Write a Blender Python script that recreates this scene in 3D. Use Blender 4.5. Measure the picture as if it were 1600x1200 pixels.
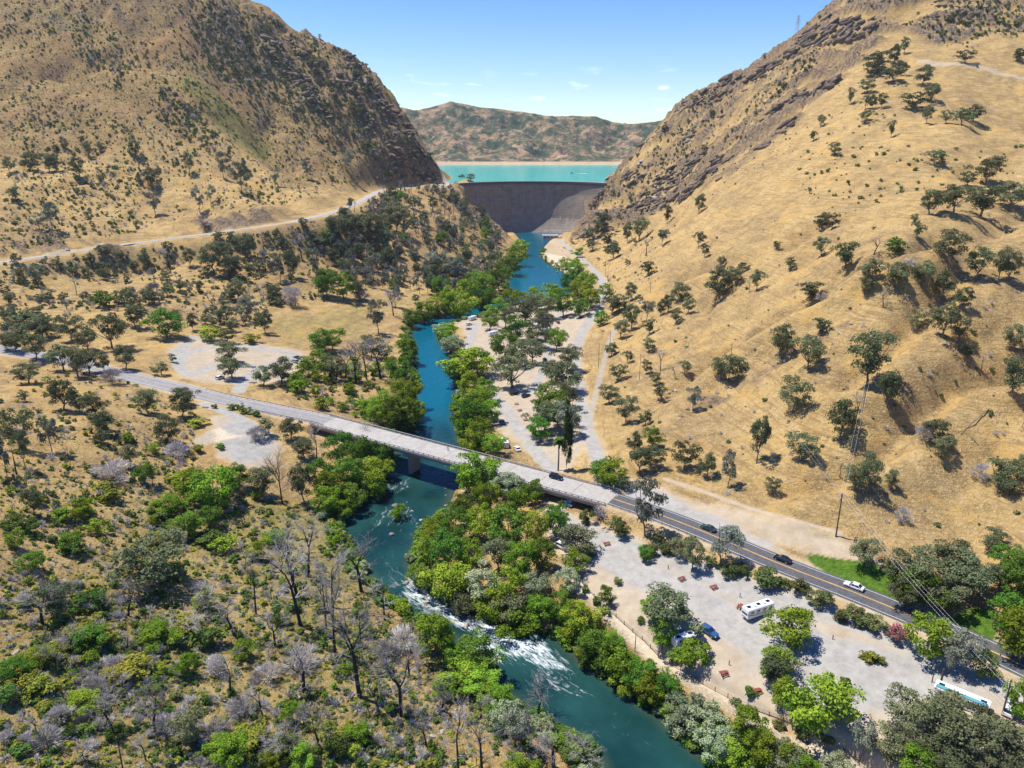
import bpy, math, random
import numpy as np
PI = math.pi
random.seed(7); rng = np.random.default_rng(7)
for o in list(bpy.data.objects): bpy.data.objects.remove(o)
S = bpy.context.scene
# ---------------------------------------------------------------- camera
F = 1136.0; PITCH = math.atan(365/F); CH = 120.0
sP, cP = math.sin(PITCH), math.cos(PITCH)
cd = bpy.data.cameras.new('camera'); cam = bpy.data.objects.new('camera', cd); S.collection.objects.link(cam)
cam.location = (0, 0, CH); cam.rotation_euler = (PI/2-PITCH, 0, 0)
cd.sensor_width = 36; cd.lens = 36*F/1600; cd.clip_start = 1; cd.clip_end = 20000
S.camera = cam
# ---------------------------------------------------------------- light
SUN = np.array([-0.37, 0.13, 0.92]); SUN /= np.linalg.norm(SUN)
sun_el = math.asin(SUN[2]); sun_az = math.atan2(SUN[0], SUN[1])
w = bpy.data.worlds.new('World'); S.world = w; w.use_nodes = True
nt = w.node_tree; N = nt.nodes; L = nt.links
bg = N['Background']; sky = N.new('ShaderNodeTexSky'); sky.sky_type = 'NISHITA'; sky.sun_disc = False
sky.sun_elevation = sun_el; sky.sun_rotation = sun_az; sky.altitude = 100; sky.air_density = 1.0; sky.dust_density = 0.25; sky.ozone_density = 2.2
bg.inputs[1].default_value = 0.14
# thin low clouds near the horizon
tc = N.new('ShaderNodeTexCoord'); mp = N.new('ShaderNodeMapping'); mp.inputs['Scale'].default_value = (14, 14, 60)
ns = N.new('ShaderNodeTexNoise'); ns.inputs['Scale'].default_value = 1.3; ns.inputs['Detail'].default_value = 6
rp = N.new('ShaderNodeValToRGB'); rp.color_ramp.elements[0].position = .585; rp.color_ramp.elements[1].position = .76
sx = N.new('ShaderNodeSeparateXYZ'); 
m1 = N.new('ShaderNodeMapRange'); m1.inputs[1].default_value = 0.04; m1.inputs[2].default_value = .06
m2 = N.new('ShaderNodeMapRange'); m2.inputs[1].default_value = 0.11; m2.inputs[2].default_value = .075
mu = N.new('ShaderNodeMath'); mu.operation = 'MULTIPLY'; mv = N.new('ShaderNodeMath'); mv.operation = 'MULTIPLY'
mx = N.new('ShaderNodeMixRGB'); mx.inputs[2].default_value = (6.5, 7.2, 8.0, 1)
L.new(tc.outputs['Generated'], mp.inputs[0]); L.new(mp.outputs[0], ns.inputs[0]); L.new(ns.outputs[0], rp.inputs[0])
L.new(tc.outputs['Generated'], sx.inputs[0]); L.new(sx.outputs[2], m1.inputs[0]); L.new(sx.outputs[2], m2.inputs[0])
L.new(m1.outputs[0], mu.inputs[0]); L.new(m2.outputs[0], mu.inputs[1]); L.new(mu.outputs[0], mv.inputs[0]); L.new(rp.outputs[0], mv.inputs[1])
L.new(mv.outputs[0], mx.inputs[0]); hs = N.new('ShaderNodeHueSaturation'); hs.inputs['Saturation'].default_value = 1.45; hs.inputs['Hue'].default_value = .517; hs.inputs['Value'].default_value = .82; L.new(sky.outputs[0], hs.inputs['Color']); L.new(hs.outputs[0], mx.inputs[1]); L.new(mx.outputs[0], bg.inputs[0])
sl = bpy.data.lights.new('sun', 'SUN'); so = bpy.data.objects.new('sun', sl); S.collection.objects.link(so)
sl.energy = 4.6; sl.angle = math.radians(.53); sl.color = (1, .95, .87)
from mathutils import Vector
so.rotation_euler = Vector(SUN).to_track_quat('Z', 'Y').to_euler()
S.view_settings.view_transform = 'Standard'; S.view_settings.look = 'None'; S.view_settings.exposure = 0.64; S.view_settings.gamma = 1
S.render.engine = 'CYCLES'; S.render.resolution_x = 1024; S.render.resolution_y = 768
S.cycles.max_bounces = 5; S.cycles.transparent_max_bounces = 4
# ---------------------------------------------------------------- helpers
def ray(px, py):
    dx = (px-800)/F; dy = (600-py)/F
    return dx, cP+dy*sP, -sP+dy*cP
def up(px, py, z):
    a, b, c = ray(px, py); k = (z-CH)/c
    return a*k, b*k
def upY(px, py, Y):
    a, b, c = ray(px, py); k = Y/b
    return a*k, Y, CH+c*k
def depth(X, Y, z): return Y*cP-(z-CH)*sP
def proj(X, Y, z):
    d = depth(X, Y, z); return 800+F*X/d, 600-F*(Y*sP+(z-CH)*cP)/d
def _h(i, j, s):
    v = np.sin(i*127.1+j*311.7+s*74.7)*43758.5453
    return v-np.floor(v)
def vnoise(x, y, s=0):
    xi = np.floor(x); yi = np.floor(y); fx = x-xi; fy = y-yi
    fx = fx*fx*(3-2*fx); fy = fy*fy*(3-2*fy)
    return (_h(xi, yi, s)*(1-fx)+_h(xi+1, yi, s)*fx)*(1-fy)+(_h(xi, yi+1, s)*(1-fx)+_h(xi+1, yi+1, s)*fx)*fy
def fbm(x, y, s=0, o=4):
    r = 0; a = .5
    for k in range(o):
        r = r+a*(vnoise(x, y, s+k*17)-.5); x = x*2.03+11.3; y = y*2.03-7.1; a *= .5
    return r*2
def np_mesh(name, V, faces, mats, smooth=False, mi=None):
    """faces: list of (n,k) int arrays"""
    me = bpy.data.meshes.new(name)
    V = np.asarray(V, np.float32); me.vertices.add(len(V)); me.vertices.foreach_set('co', V.ravel())
    idx = np.concatenate([np.asarray(f).ravel() for f in faces]).astype(np.int32)
    cnt = np.concatenate([np.full(len(f), f.shape[1]) for f in faces]).astype(np.int32)
    me.loops.add(len(idx)); me.loops.foreach_set('vertex_index', idx)
    me.polygons.add(len(cnt)); me.polygons.foreach_set('loop_start', np.concatenate([[0], np.cumsum(cnt)[:-1]]).astype(np.int32))
    me.polygons.foreach_set('loop_total', cnt)
    if smooth: me.polygons.foreach_set('use_smooth', np.ones(len(cnt), bool))
    for m in (mats if isinstance(mats, (list, tuple)) else [mats]): me.materials.append(m)
    if mi is not None: me.polygons.foreach_set('material_index', np.asarray(mi, np.int32))
    me.update(calc_edges=True); me.validate()
    return me
def link(name, me, parent=None, loc=None):
    o = bpy.data.objects.new(name, me); S.collection.objects.link(o)
    if parent is not None: o.parent = parent
    if loc is not None: o.location = loc
    return o
def tag(o, label=None, cat=None, group=None, kind=None):
    if label: o['label'] = label
    if cat: o['category'] = cat
    if group: o['group'] = group
    if kind: o['kind'] = kind
    return o
def vcol(me, name, arr):
    a = me.color_attributes.new(name, 'FLOAT_COLOR', 'POINT')
    c = np.ones((len(arr), 4), np.float32); c[:, :arr.shape[1]] = arr; a.data.foreach_set('color', c.ravel())
def sd_poly(P, X, Y):
    """signed distance (neg inside) to polygon P"""
    P = np.asarray(P, float); d = np.full(X.shape, 1e9); ins = np.zeros(X.shape, bool)
    for i in range(len(P)):
        ax, ay = P[i]; bx, by = P[(i+1) % len(P)]
        ex, ey = bx-ax, by-ay; t = np.clip(((X-ax)*ex+(Y-ay)*ey)/(ex*ex+ey*ey+1e-9), 0, 1)
        d = np.minimum(d, (X-ax-t*ex)**2+(Y-ay-t*ey)**2)
        c = (ay > Y) != (by > Y)
        with np.errstate(divide='ignore', invalid='ignore'):
            xi = (bx-ax)*(Y-ay)/(by-ay if by != ay else 1e-9)+ax
        ins ^= c & (X < xi)
    d = np.sqrt(d); return np.where(ins, -d, d)
def near(P, X, Y, pad):
    P = np.asarray(P); return (X > P[:, 0].min()-pad) & (X < P[:, 0].max()+pad) & (Y > P[:, 1].min()-pad) & (Y < P[:, 1].max()+pad)
def line_d(P, X, Y, vals=None):
    """distance to polyline, plus interpolated value"""
    P = np.asarray(P, float); d = np.full(X.shape, 1e9); v = np.zeros(X.shape)
    for i in range(len(P)-1):
        ax, ay = P[i][:2]; bx, by = P[i+1][:2]; ex, ey = bx-ax, by-ay
        t = np.clip(((X-ax)*ex+(Y-ay)*ey)/(ex*ex+ey*ey+1e-9), 0, 1)
        q = (X-ax-t*ex)**2+(Y-ay-t*ey)**2; m = q < d; d = np.where(m, q, d)
        if vals is not None: v = np.where(m, vals[i]*(1-t)+vals[i+1]*t, v)
    return np.sqrt(d), v
def smoothline(P, n=8):
    """Catmull-Rom densify"""
    P = np.asarray(P, float); out = []
    Q = np.vstack([2*P[0]-P[1], P, 2*P[-1]-P[-2]])
    for i in range(1, len(Q)-2):
        for k in range(n):
            t = k/n; a, b, c, d = Q[i-1], Q[i], Q[i+1], Q[i+2]
            out.append(.5*((2*b)+(-a+c)*t+(2*a-5*b+4*c-d)*t*t+(-a+3*b-3*c+d)*t**3))
    out.append(P[-1]); return np.array(out)
sstep = lambda a, b, x: (lambda t: t*t*(3-2*t))(np.clip((x-a)/(b-a), 0, 1))
# ---------------------------------------------------------------- material helpers
def mat(name, col, rough=.8, metal=0, emis=None, var=0, vscale=.3, spec=.3):
    m = bpy.data.materials.new(name); m.use_nodes = True; t = m.node_tree; b = t.nodes['Principled BSDF']
    b.inputs['Base Color'].default_value = (*col, 1); b.inputs['Roughness'].default_value = rough; b.inputs['Metallic'].default_value = metal
    b.inputs['Specular IOR Level'].default_value = spec
    if var:
        g = t.nodes.new('ShaderNodeNewGeometry'); n = t.nodes.new('ShaderNodeTexNoise'); n.inputs['Scale'].default_value = vscale; n.inputs['Detail'].default_value = 5
        r = t.nodes.new('ShaderNodeMapRange'); r.inputs[1].default_value = .3; r.inputs[2].default_value = .7; r.inputs[3].default_value = 1-var; r.inputs[4].default_value = 1+var
        h = t.nodes.new('ShaderNodeHueSaturation'); h.inputs['Color'].default_value = (*col, 1)
        t.links.new(g.outputs['Position'], n.inputs[0]); t.links.new(n.outputs[0], r.inputs[0]); t.links.new(r.outputs[0], h.inputs['Value'])
        t.links.new(h.outputs[0], b.inputs['Base Color'])
    return m
# ---------------------------------------------------------------- terrain control points
def wz(Y): return np.interp(Y, [100, 140, 200, 280, 520, 1000], [-5.5, -4.5, -2, 0, 1.5, 4.5])
CPz = """-300 1190 30;0 1190 18;200 1190 10;450 1190 3.5;600 1190 -1;780 1190 -3;0 1000 22;100 1000 17;300 1000 8;500 950 2.5;600 1000 1;680 1080 -1
-300 1000 36;-300 850 42;0 850 27;150 800 18;250 850 11;400 850 4.5;480 800 3.5;350 760 8;250 740 14;100 700 26;0 700 32;-300 700 48;200 680 21;300 700 14;390 700 11;470 730 5
100 620 26;0 600 26;200 620 19;200 590 18.5;330 622 15.5;430 640 12.5;500 655 10;560 650 4;610 600 3;580 560 4.5;500 600 9;440 570 12;350 560 15;250 540 18;500 520 11;600 490 9;600 540 4
0 545 25;100 563 21;-300 500 40;0 480 32;-300 430 60;200 480 26;200 430 34;0 410 48;100 395 49;200 381 50;300 368 55;400 353 60;470 345 62;540 325 68;580 305 73;600 297 75;400 430 30;400 480 18;500 440 26;500 480 14;500 380 44
600 350 50;600 420 24;700 450 9;700 400 24;720 350 42;740 430 9;780 400 13;760 440 5;690 480 5;640 460 9;735 500 4;760 540 4;830 520 5;880 500 6;800 600 4.5;850 650 5;870 700 5.5;820 700 5;780 640 4.5;900 740 7
740 780 3;850 850 4.5;780 900 2;900 900 4;950 880 5.5;1100 960 6;1200 1000 6;1300 1050 6.5;1400 1030 7;1500 1150 7;1300 1190 5;1000 1030 2;1150 1130 1.5;1200 1190 0;1600 1190 8;1900 1190 9
955 780 9.5;1100 830 9.5;1216 880 9.5;1333 925 9.5;1600 1040 9.5;1900 1150 10;880 372 9;935 430 10;945 500 10;950 600 9;960 720 9.5;1100 790 10.5;1300 860 12;1500 930 12
1600 850 18;1600 700 32;1600 500 58;1600 350 85;1400 600 42;1400 400 77;1400 760 22;1200 700 21;1200 600 31;1200 450 52;1200 300 90;1050 700 15;1050 600 18;1050 450 33;1050 350 54;1900 900 26;1900 700 48;1900 500 75
1000 400 24;960 380 19;1000 500 18;1150 780 14"""
CPY = """705 270 990;700 292 960;760 340 975;640 180 1050;575 100 1050;375 0 1000;200 -90 1040;0 -120 1080;300 300 690;300 200 800;0 300 620;0 200 740;0 100 850;0 0 950;300 100 900;500 200 900;600 270 925;500 300 765;440 250 850;420 100 970;200 0 960
-300 100 800;-300 300 560;-300 0 900;1330 0 900;1430 -70 900;1600 -150 930;1200 90 980;1050 162 1030;980 235 1030;937 284 1030;1600 200 590;1600 100 710;1600 0 830;1400 250 530;1400 120 690;1200 200 770;1050 250 930;925 331 955;945 311 950;902 352 958;1000 300 930;1900 100 700;1900 300 430;1400 30 850"""
CPW = [(-139,1180,100),(-191,1250,140),(-336,1220,210),(-650,1250,300),(0,1060,2),(33,1010,2),(0,1200,35),(60,1150,35),(-50,1180,45),(-95,1060,62),(160,1070,62),(-85,1150,82),(-62,1150,76),(212,1180,110),(317,1150,160),(400,1080,220),(700,1150,300),
 (120,1110,60),(155,1200,60),(0,1330,35),(-300,1350,140),(300,1350,130),(-100,1150,50),(0,60,-6),(30,60,-7),(-60,60,8),(-150,60,40),(80,60,4),(160,60,12)]
C_ = []
for q in CPz.replace('\n', ';').split(';'):
    a, b, c = map(float, q.split()); X, Y = up(a, b, c); C_.append((X, Y, c))
for q in CPY.replace('\n', ';').split(';'):
    a, b, c = map(float, q.split()); C_.append(upY(a, b, c))
C_ += CPW; C_ = np.array(C_)
def uv(X, Y): return X/(Y+60)*1.3, np.log(Y+60)
CU, CV = uv(C_[:, 0], C_[:, 1]); CC = .10
n_ = len(C_); A = np.sqrt((CU[:, None]-CU)**2+(CV[:, None]-CV)**2+CC*CC)
M = np.zeros((n_+3, n_+3)); M[:n_, :n_] = A; M[np.arange(n_), np.arange(n_)] -= .004; M[:n_, n_:] = np.c_[np.ones(n_), CU, CV]; M[n_:, :n_] = M[:n_, n_:].T
W_ = np.linalg.solve(M, np.r_[C_[:, 2], 0, 0, 0])
def base_z(X, Y):
    U, V = uv(X, Y); sh = X.shape; U = U.ravel(); V = V.ravel(); out = W_[n_]+W_[n_+1]*U+W_[n_+2]*V
    for i in range(n_): out += W_[i]*np.sqrt((U-CU[i])**2+(V-CV[i])**2+CC*CC)
    return out.reshape(sh)
# grid: columns are constant X/Y (denser inside the view), rows geometric in Y
sc = np.concatenate([np.linspace(-2.2, -.95, 40)[:-1], np.linspace(-.95, .95, 640), np.linspace(.95, 2.2, 40)[1:]])
ty = np.exp(np.linspace(math.log(60), math.log(1400), 760)); NR, NC = len(ty), len(sc)
GX = ty[:, None]*sc[None, :]; GY = np.repeat(ty[:, None], NC, 1)
GZ = base_z(GX, GY)
hill = sstep(11, 45, GZ)
GZ += hill*(9*fbm(GX/110, GY/110, 3, 3)+3.0*fbm(GX/30, GY/30, 5, 3))
g2 = 1-np.abs(2*vnoise(GX/55+1.5*fbm(GX/80, GY/80, 9, 2), GY/130, 12)-1)
GZ -= hill*sstep(.3, 1, g2)**2*3.0
GZ += (.3+1.0*hill)*fbm(GX/6, GY/6, 21, 4)+(.5+hill)*.9*fbm(GX/14, GY/14, 25, 3)
# the gorge at the dam: the ground inside the arch stays below the two cliff edges
_sp = np.array([(690, 283), (708, 287), (722, 302), (742, 324), (765, 346), (790, 372), (893, 372), (902, 352), (925, 331), (945, 311), (968, 291), (985, 280)], float)
_ss = np.array([ray(a, b)[0]/ray(a, b)[1] for a, b in _sp]); _st = np.array([ray(a, b)[2]/ray(a, b)[1] for a, b in _sp])
lim = CH+GY*np.interp(GX/GY, _ss, _st)-1.5-.25*np.clip(GY-962, 0, 60)
ins = (GY > 962) & (((GY <= 1000) & (np.abs(GX-33) < 109)) | ((GY > 1000) & (np.hypot(GX-33, GY-1000) < 107.5))) & (GX/GY > _ss[0]) & (GX/GY < _ss[-1])
GZ = np.where(ins, np.minimum(GZ, np.maximum(lim, 2)), GZ)
def unproj(px, py, G=None):
    """first hit of pixel ray with the height grid"""
    G = GZ if G is None else G
    px = np.atleast_1d(np.asarray(px, float)); py = np.atleast_1d(np.asarray(py, float)); out = []
    for a, b in zip(px, py):
        rx, ry, rz = ray(a, b); s = rx/ry; j = np.clip(np.searchsorted(sc, s)-1, 0, NC-2); f = (s-sc[j])/(sc[j+1]-sc[j])
        col = G[:, j]*(1-f)+G[:, j+1]*f; rzv = CH+ty*rz/ry; d = col-rzv
        k = np.argmax(d >= 0)
        if d[k] < 0: Y = ty[-1]*.995
        elif k == 0: Y = ty[0]
        else: t = d[k-1]/(d[k-1]-d[k]); Y = ty[k-1]+(ty[k]-ty[k-1])*t
        out.append((Y*s, Y, CH+Y*rz/ry))
    return np.array(out)
def hz(X, Y, G=None):
    G = GZ if G is None else G
    X = np.asarray(X, float); Y = np.asarray(Y, float)
    s = X/Y; j = np.clip(np.searchsorted(sc, s)-1, 0, NC-2); f = np.clip((s-sc[j])/(sc[j+1]-sc[j]), 0, 1)
    i = np.clip(np.searchsorted(ty, Y)-1, 0, NR-2); g = np.clip((Y-ty[i])/(ty[i+1]-ty[i]), 0, 1)
    return (G[i, j]*(1-f)+G[i, j+1]*f)*(1-g)+(G[i+1, j]*(1-f)+G[i+1, j+1]*f)*g
# spurs and draws of the right slope
for s_, dep in (("1420 345;1290 352;1210 395;1130 412;1060 440;1000 500;965 535", 6), ("1490 372;1400 400;1330 430;1260 482;1200 507;1110 560;1020 635;968 690", 8), ("1620 560;1520 590;1440 640;1380 700;1300 745;1200 775", 5), ("1600 330;1540 370;1490 430;1440 480;1390 540;1330 590", 5), ("1330 60;1250 165;1130 250;1060 300;980 345", 5),
        ("95 110;200 150;300 215;380 265;440 320", 12), ("330 90;360 150;400 200;430 260", 6), ("0 150;100 115;200 100;300 110", 5)):
    w3 = smoothline(unproj(*np.array([[float(v) for v in q.split()] for q in s_.split(';')]).T)[:, :2], 6)
    mk = (GX > w3[:, 0].min()-80) & (GX < w3[:, 0].max()+80) & (GY > w3[:, 1].min()-80) & (GY < w3[:, 1].max()+80)
    d_, _ = line_d(w3, GX[mk], GY[mk]); sc_ = np.clip(GY[mk]/450, .5, 1.6); e1, _ = line_d(w3+[-4, -10], GX[mk], GY[mk]); side = sstep(-6, 6, d_-e1)
    GZ[mk] += dep*(-np.exp(-(d_/(9*sc_))**2)+.75*side*np.exp(-((d_-24*sc_)/(15*sc_))**2))*sstep(8, 25, GZ[mk])
GZ = np.where((GY > 1090) & (GY < 1180) & (GX < -30) & (GX > -110), np.maximum(GZ, 66+13*np.exp(-((GX+68)/20)**2-((GY-1130)/18)**2)+.8*fbm(GX/6, GY/6, 5, 2)), GZ)
# ---------------------------------------------------------------- river
RIV = """800 359;812 374;824 387;816 404;798 424;792 442;796 458;770 470;735 482;700 492;665 500;645 508;640 522;645 560;648 600;646 640;640 668;615 700;603 735;590 765;545 790;524 810;530 835;552 870;568 898;588 922;620 948;642 962;668 980;700 998;734 1020;756 1040;768 1066;786 1092;830 1120;880 1150;930 1190;960 1260;990 1400
1400 1400;1280 1290;1180 1225;1120 1190;1090 1165;1050 1130;1015 1103;985 1082;955 1062;925 1042;895 1018;868 992;835 978;800 975;770 968;735 955;705 945;672 922;655 905;645 880;650 855;662 832;690 812;705 790;713 765;722 740;736 712;722 690;712 650;716 610;712 580;704 555;690 535;684 518;700 508;740 500;790 480;830 474;880 468;900 452;902 440;885 428;868 418;852 408;845 398;850 386;862 374;890 359"""
RP = []
for q in RIV.replace('\n', ';').split(';'):
    a, b = map(float, q.split()); z = 0
    for _ in range(6): X, Y = up(a, b, z); z = float(wz(Y))
    RP.append((X, Y))
RP = np.array(RP)
mk = near(RP, GX, GY, 45); sdr = np.full(GX.shape, 99.); sdr[mk] = sd_poly(RP, GX[mk], GY[mk])
sdr = sdr+1.2*fbm(GX/7, GY/7, 31, 3)*(sdr < 50)
WZ = wz(GY)
bank = WZ+.5+np.clip(sdr, 0, 60)*.22+2.2*sstep(0, 6, sdr)
GZ = np.where(sdr < 25, np.minimum(GZ, bank+sstep(8, 25, sdr)*40), GZ)
GZ = np.where(sdr < 30, np.maximum(GZ, WZ+.25+sstep(0, 4, sdr)*1.2), GZ)
GZ = np.where(sdr < 0, WZ-np.clip(-sdr*.5, 0, 2.2)-.05, GZ)
# ---------------------------------------------------------------- roads (pixel centre lines laid on the ground, then smoothed and graded)
def pxl(s): return np.array([[float(v) for v in q.split()] for q in s.replace('\n', ';').split(';')])
def road(s, hw, blend, zlist=None, smooth=9):
    p = pxl(s)
    if zlist is None: w3 = unproj(p[:, 0], p[:, 1])
    else: w3 = np.array([(*up(a, b, z), z) for (a, b), z in zip(p, zlist)])
    q = smoothline(w3, 10); z = q[:, 2].copy()
    zp = np.pad(z, smooth, mode='edge'); q[:, 2] = np.convolve(zp, np.ones(2*smooth+1)/(2*smooth+1), 'valid')
    return dict(q=q, hw=hw, bl=blend)
def grade(r, extra=1.0):
    global GZ
    q = r['q']; mk = near(q, GX, GY, r['hw']+r['bl']+5); d, v = line_d(q, GX[mk], GY[mk], q[:, 2])
    t = sstep(r['hw']+extra, r['hw']+extra+r['bl'], d); GZ[mk] = GZ[mk]*t+(v-.06)*(1-t)
DECK0 = np.array([*up(500, 656, 11.), 11.]); DECK1 = np.array([*up(958, 779, 10.2), 10.2])
hwA = road("-250 500;-120 520;0 545;100 563;200 588;280 607;350 624;430 641;500 656;520 660.5", 4.6, 9, [33, 28, 25, 21.5, 18.5, 16.6, 15, 12.8, 11.05, 10.85])
hwB = road("958 779;1030 804;1100 831;1216 880;1333 925;1440 969;1520 1004;1600 1041;1700 1090;1900 1190", 4.3, 6, [10.2, 10, 9.9, 9.8, 9.7, 9.6, 9.6, 9.6, 9.6, 9.6])
upR = road("-250 440;-120 425;0 410;100 396;200 382;300 369;400 354;470 345;540 325;580 305;600 297;640 293;690 290;704 289", 4.5, 26, [46, 47, 48, 49, 51, 55, 60, 62.5, 68, 73, 75, 76, 76.5, 77])
camp = road("873 374;888 388;905 402;935 430;942 450;936 478;922 500;905 530;898 560;905 610;914 660;932 710;950 752", 2.9, 4)
track = road("968 505;958 520;945 560;930 620;920 655", 1.6, 2)
track2 = road("1040 748;1100 770;1180 795;1250 815;1310 832", .8, 2)
path = road("880 885;905 915;958 968;1010 1022;1060 1055;1100 1080;1200 1140;1300 1195;1400 1250", 1.7, 2)
loopL = [road("302 527;345 533;400 544;455 553;462 566", 3, 2), road("455 560;420 572;385 590;372 612", 3, 2), road("395 573;340 570;300 585;280 572;292 552;330 543", 3, 2), road("318 630;350 642;385 662;405 690", 3.2, 2)]
lot1 = road("868 800;900 826;1000 860;1110 895;1240 940;1330 974;1430 1012;1520 1055;1580 1085", 2.6, 2)
lot2 = road("930 858;1000 895;1080 930;1140 975;1220 1020;1300 1050;1400 1065;1480 1075", 5.0, 2)
lot3 = road("1080 905;1150 920;1225 965;1300 1010;1400 1040", 3.0, 2)
cg = [road("742 506;735 530;728 548", 3.2, 2), road("766 612;790 640;812 672;840 708;862 732", 3.0, 2), road("880 480;870 500;845 515;858 540;850 575;838 600;818 620", 2.6, 2)]
for r in (upR, hwA, hwB, camp, track, track2, path): grade(r)
mk = sdr < 0; GZ[mk] = np.minimum(GZ[mk], WZ[mk]-.1)
# bridge span: ground stays under the deck
dd, vv = line_d(np.array([DECK0, DECK1]), GX, GY, [DECK0[2], DECK1[2]])
tt = ((GX-DECK0[0])*(DECK1[0]-DECK0[0])+(GY-DECK0[1])*(DECK1[1]-DECK0[1]))/np.sum((DECK1[:2]-DECK0[:2])**2)
GZ = np.where((dd < 11) & (tt > .012) & (tt < .985), np.minimum(GZ, vv-4.2+2.6*sstep(7, 11, dd)), GZ)
# ---------------------------------------------------------------- ground paint masks
P_ = lambda s: unproj(pxl(s)[:, 0], pxl(s)[:, 1])[:, :2]
grav = np.zeros(GX.shape); dirt = grav.copy(); green = grav.copy(); rock = grav.copy(); olive = grav.copy(); pale = grav.copy(); white = grav.copy()
jit = fbm(GX/5, GY/5, 41, 4); jit2 = fbm(GX/25, GY/25, 43, 4)
def pmask(dst, s, soft=2.5, j=2., amt=1., big=False):
    P = P_(s) if isinstance(s, str) else s; mk = near(P, GX, GY, 30+soft); d = sd_poly(P, GX[mk], GY[mk])+j*(jit2 if big else jit)[mk]*2
    dst[mk] = np.maximum(dst[mk], amt*(1-sstep(-soft, soft, d)))
def lmask(dst, r, hw=None, soft=.6, j=.8, amt=1.):
    hw = hw or r['hw']; mk = near(r['q'], GX, GY, hw+8); d, _ = line_d(r['q'], GX[mk], GY[mk]); d = d+j*jit[mk]
    dst[mk] = np.maximum(dst[mk], amt*(1-sstep(hw-soft, hw+soft, d)))
pmask(dirt, "850 775;920 815;1000 845;1100 872;1180 900;1240 922;1330 955;1420 990;1470 1020;1560 1055;1620 1090;1620 1250;1400 1230;1320 1195;1230 1145;1140 1095;1060 1055;1000 1015;950 965;900 915;875 870;850 830", 2, 1.5)
pmask(dirt, "715 505;760 482;820 476;900 470;935 495;905 535;898 560;918 700;880 738;860 728;770 665;765 600;745 560", 3, 2)
pmask(dirt, "262 548;300 525;460 545;490 560;470 590;430 600;330 600;285 590", 3, 2); pmask(dirt, "330 650;385 655;435 685;442 705;420 728;370 730;335 712", 1.5, 1.5)
pmask(dirt, "950 742;1040 762;1130 788;1250 818;1330 845;1400 905;1330 890;1240 860;1100 815;1000 785", 2, 1.5, .9)
pmask(dirt, "860 368;880 372;905 405;925 430;900 428;850 402;845 390", 4, 3, .7)
pmask(pale, "850 395;880 400;900 420;880 428;862 414", 2, 2)
pmask(grav, "345 660;385 662;425 685;430 702;412 720;375 722;350 705", 1.5, 1)
pmask(grav, "958 752;1040 772;1110 802;1180 838;1240 866;1160 845;1060 806;985 776", .8, .5)
pmask(grav, "1240 985;1330 1000;1440 1030;1540 1075;1560 1110;1440 1085;1370 1110;1345 1140;1290 1120;1220 1040", 2, 1.5)
pmask(white, "300 692;318 674;345 668;365 678;385 682;350 688;318 697", 1, 1)
pmask(grav, '262 556;275 545;292 533;300 538;282 556;270 564', 1, .6); pmask(pale, '672 290;690 284;712 284;716 291;700 294;680 294', 1.5, 1)
pmask(grav, '880 812;1000 846;1100 880;1200 912;1330 962;1250 1000;1290 1120;1200 1070;1120 1000;1050 950;980 910;910 870', 3, 2.5, .6)
pmask(green, '180 760;480 790;560 900;640 1010;760 1090;760 1200;0 1200;0 940;120 880', 12, 8, .34, True); pmask(green, '420 790;520 800;590 930;500 1000;400 960', 6, 4, .5)
pmask(green, '300 120;340 150;420 230;400 250;330 190;270 130', 6, 4, .55, True); pmask(green, '60 10;140 40;150 60;90 50', 6, 4, .4, True)
for r in [camp, *loopL, lot1, lot2, lot3, *cg]: lmask(grav, r, None, .4, .4)
lmask(pale, path, 1.9, .5, .5, .8); lmask(grav, track, 1.5, .5, .4, .7); lmask(dirt, track2, 1.2, .5, .3)
lmask(pale, upR, 6.2, 1.5, 1.5, .6); lmask(dirt, hwA, 7, 1.5, 1.5, .8); lmask(dirt, hwB, 6.5, 1.5, 1, .9); lmask(dirt, camp, 4.5, 1.5, 1, .6)
# rough pale track over the upper right hill
t3 = road("1440 96;1480 100;1540 108;1620 128", 3, 3); lmask(pale, t3, 4, 1.5, 2, .7)
for s in ("1256 864;1300 866;1345 874;1395 890;1445 936;1414 954;1375 936;1330 914;1285 897", "1470 965;1500 952;1550 948;1562 990;1545 1012;1490 990"): pmask(green, s, 1.2, .8, 1.0)
for s, a in (("230 790;330 770;420 800;400 860;300 880;230 860", .6), ("60 960;180 930;330 980;300 1060;140 1080;20 1060", .6), ("690 1010;760 1030;770 1080;720 1100;680 1060", 1), ("330 800;480 790;520 900;430 960;380 900", .45), ("420 505;520 482;600 467;680 455;690 464;590 482;560 530;450 540", .28), ("40 1000;120 990;100 1060;30 1060", .5), ("600 560;640 560;640 680;560 660;590 610", .7), ("330 630;420 640;420 655;340 650", .3)): pmask(green, s, 6, 4, a)
# olive/brown chaparral ground on the left mountain and dark rock on the ridges
pmask(olive, "-200 -150;380 -150;460 45;575 95;640 180;705 270;700 285;600 290;440 300;420 250;330 200;200 215;60 250;-200 260", 15, 8, 1., True)
pmask(olive, "360 370;520 340;700 300;790 370;780 440;640 440;420 470;340 430", 10, 6, .6, True)
pmask(rock, "660 200;705 270;705 285;620 290;560 240;470 170;440 60;575 90;640 180", 8, 8, .5, True)
pmask(rock, "370 -60;460 50;520 100;440 120;330 60;320 0", 12, 10, .6, True)
pmask(rock, "0 -100;250 -80;280 20;120 60;0 60", 12, 10, .35, True)
pmask(rock, "935 285;980 230;1050 160;1200 88;1330 -20;1440 -60;1600 -80;1600 40;1460 70;1400 45;1330 110;1235 200;1140 275;1070 315;1010 340;965 360;905 378;900 360", 8, 6, 1., True)
pmask(rock, "700 290;712 292;760 330;795 372;780 385;740 350;700 310", 4, 4, .8, True)
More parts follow.
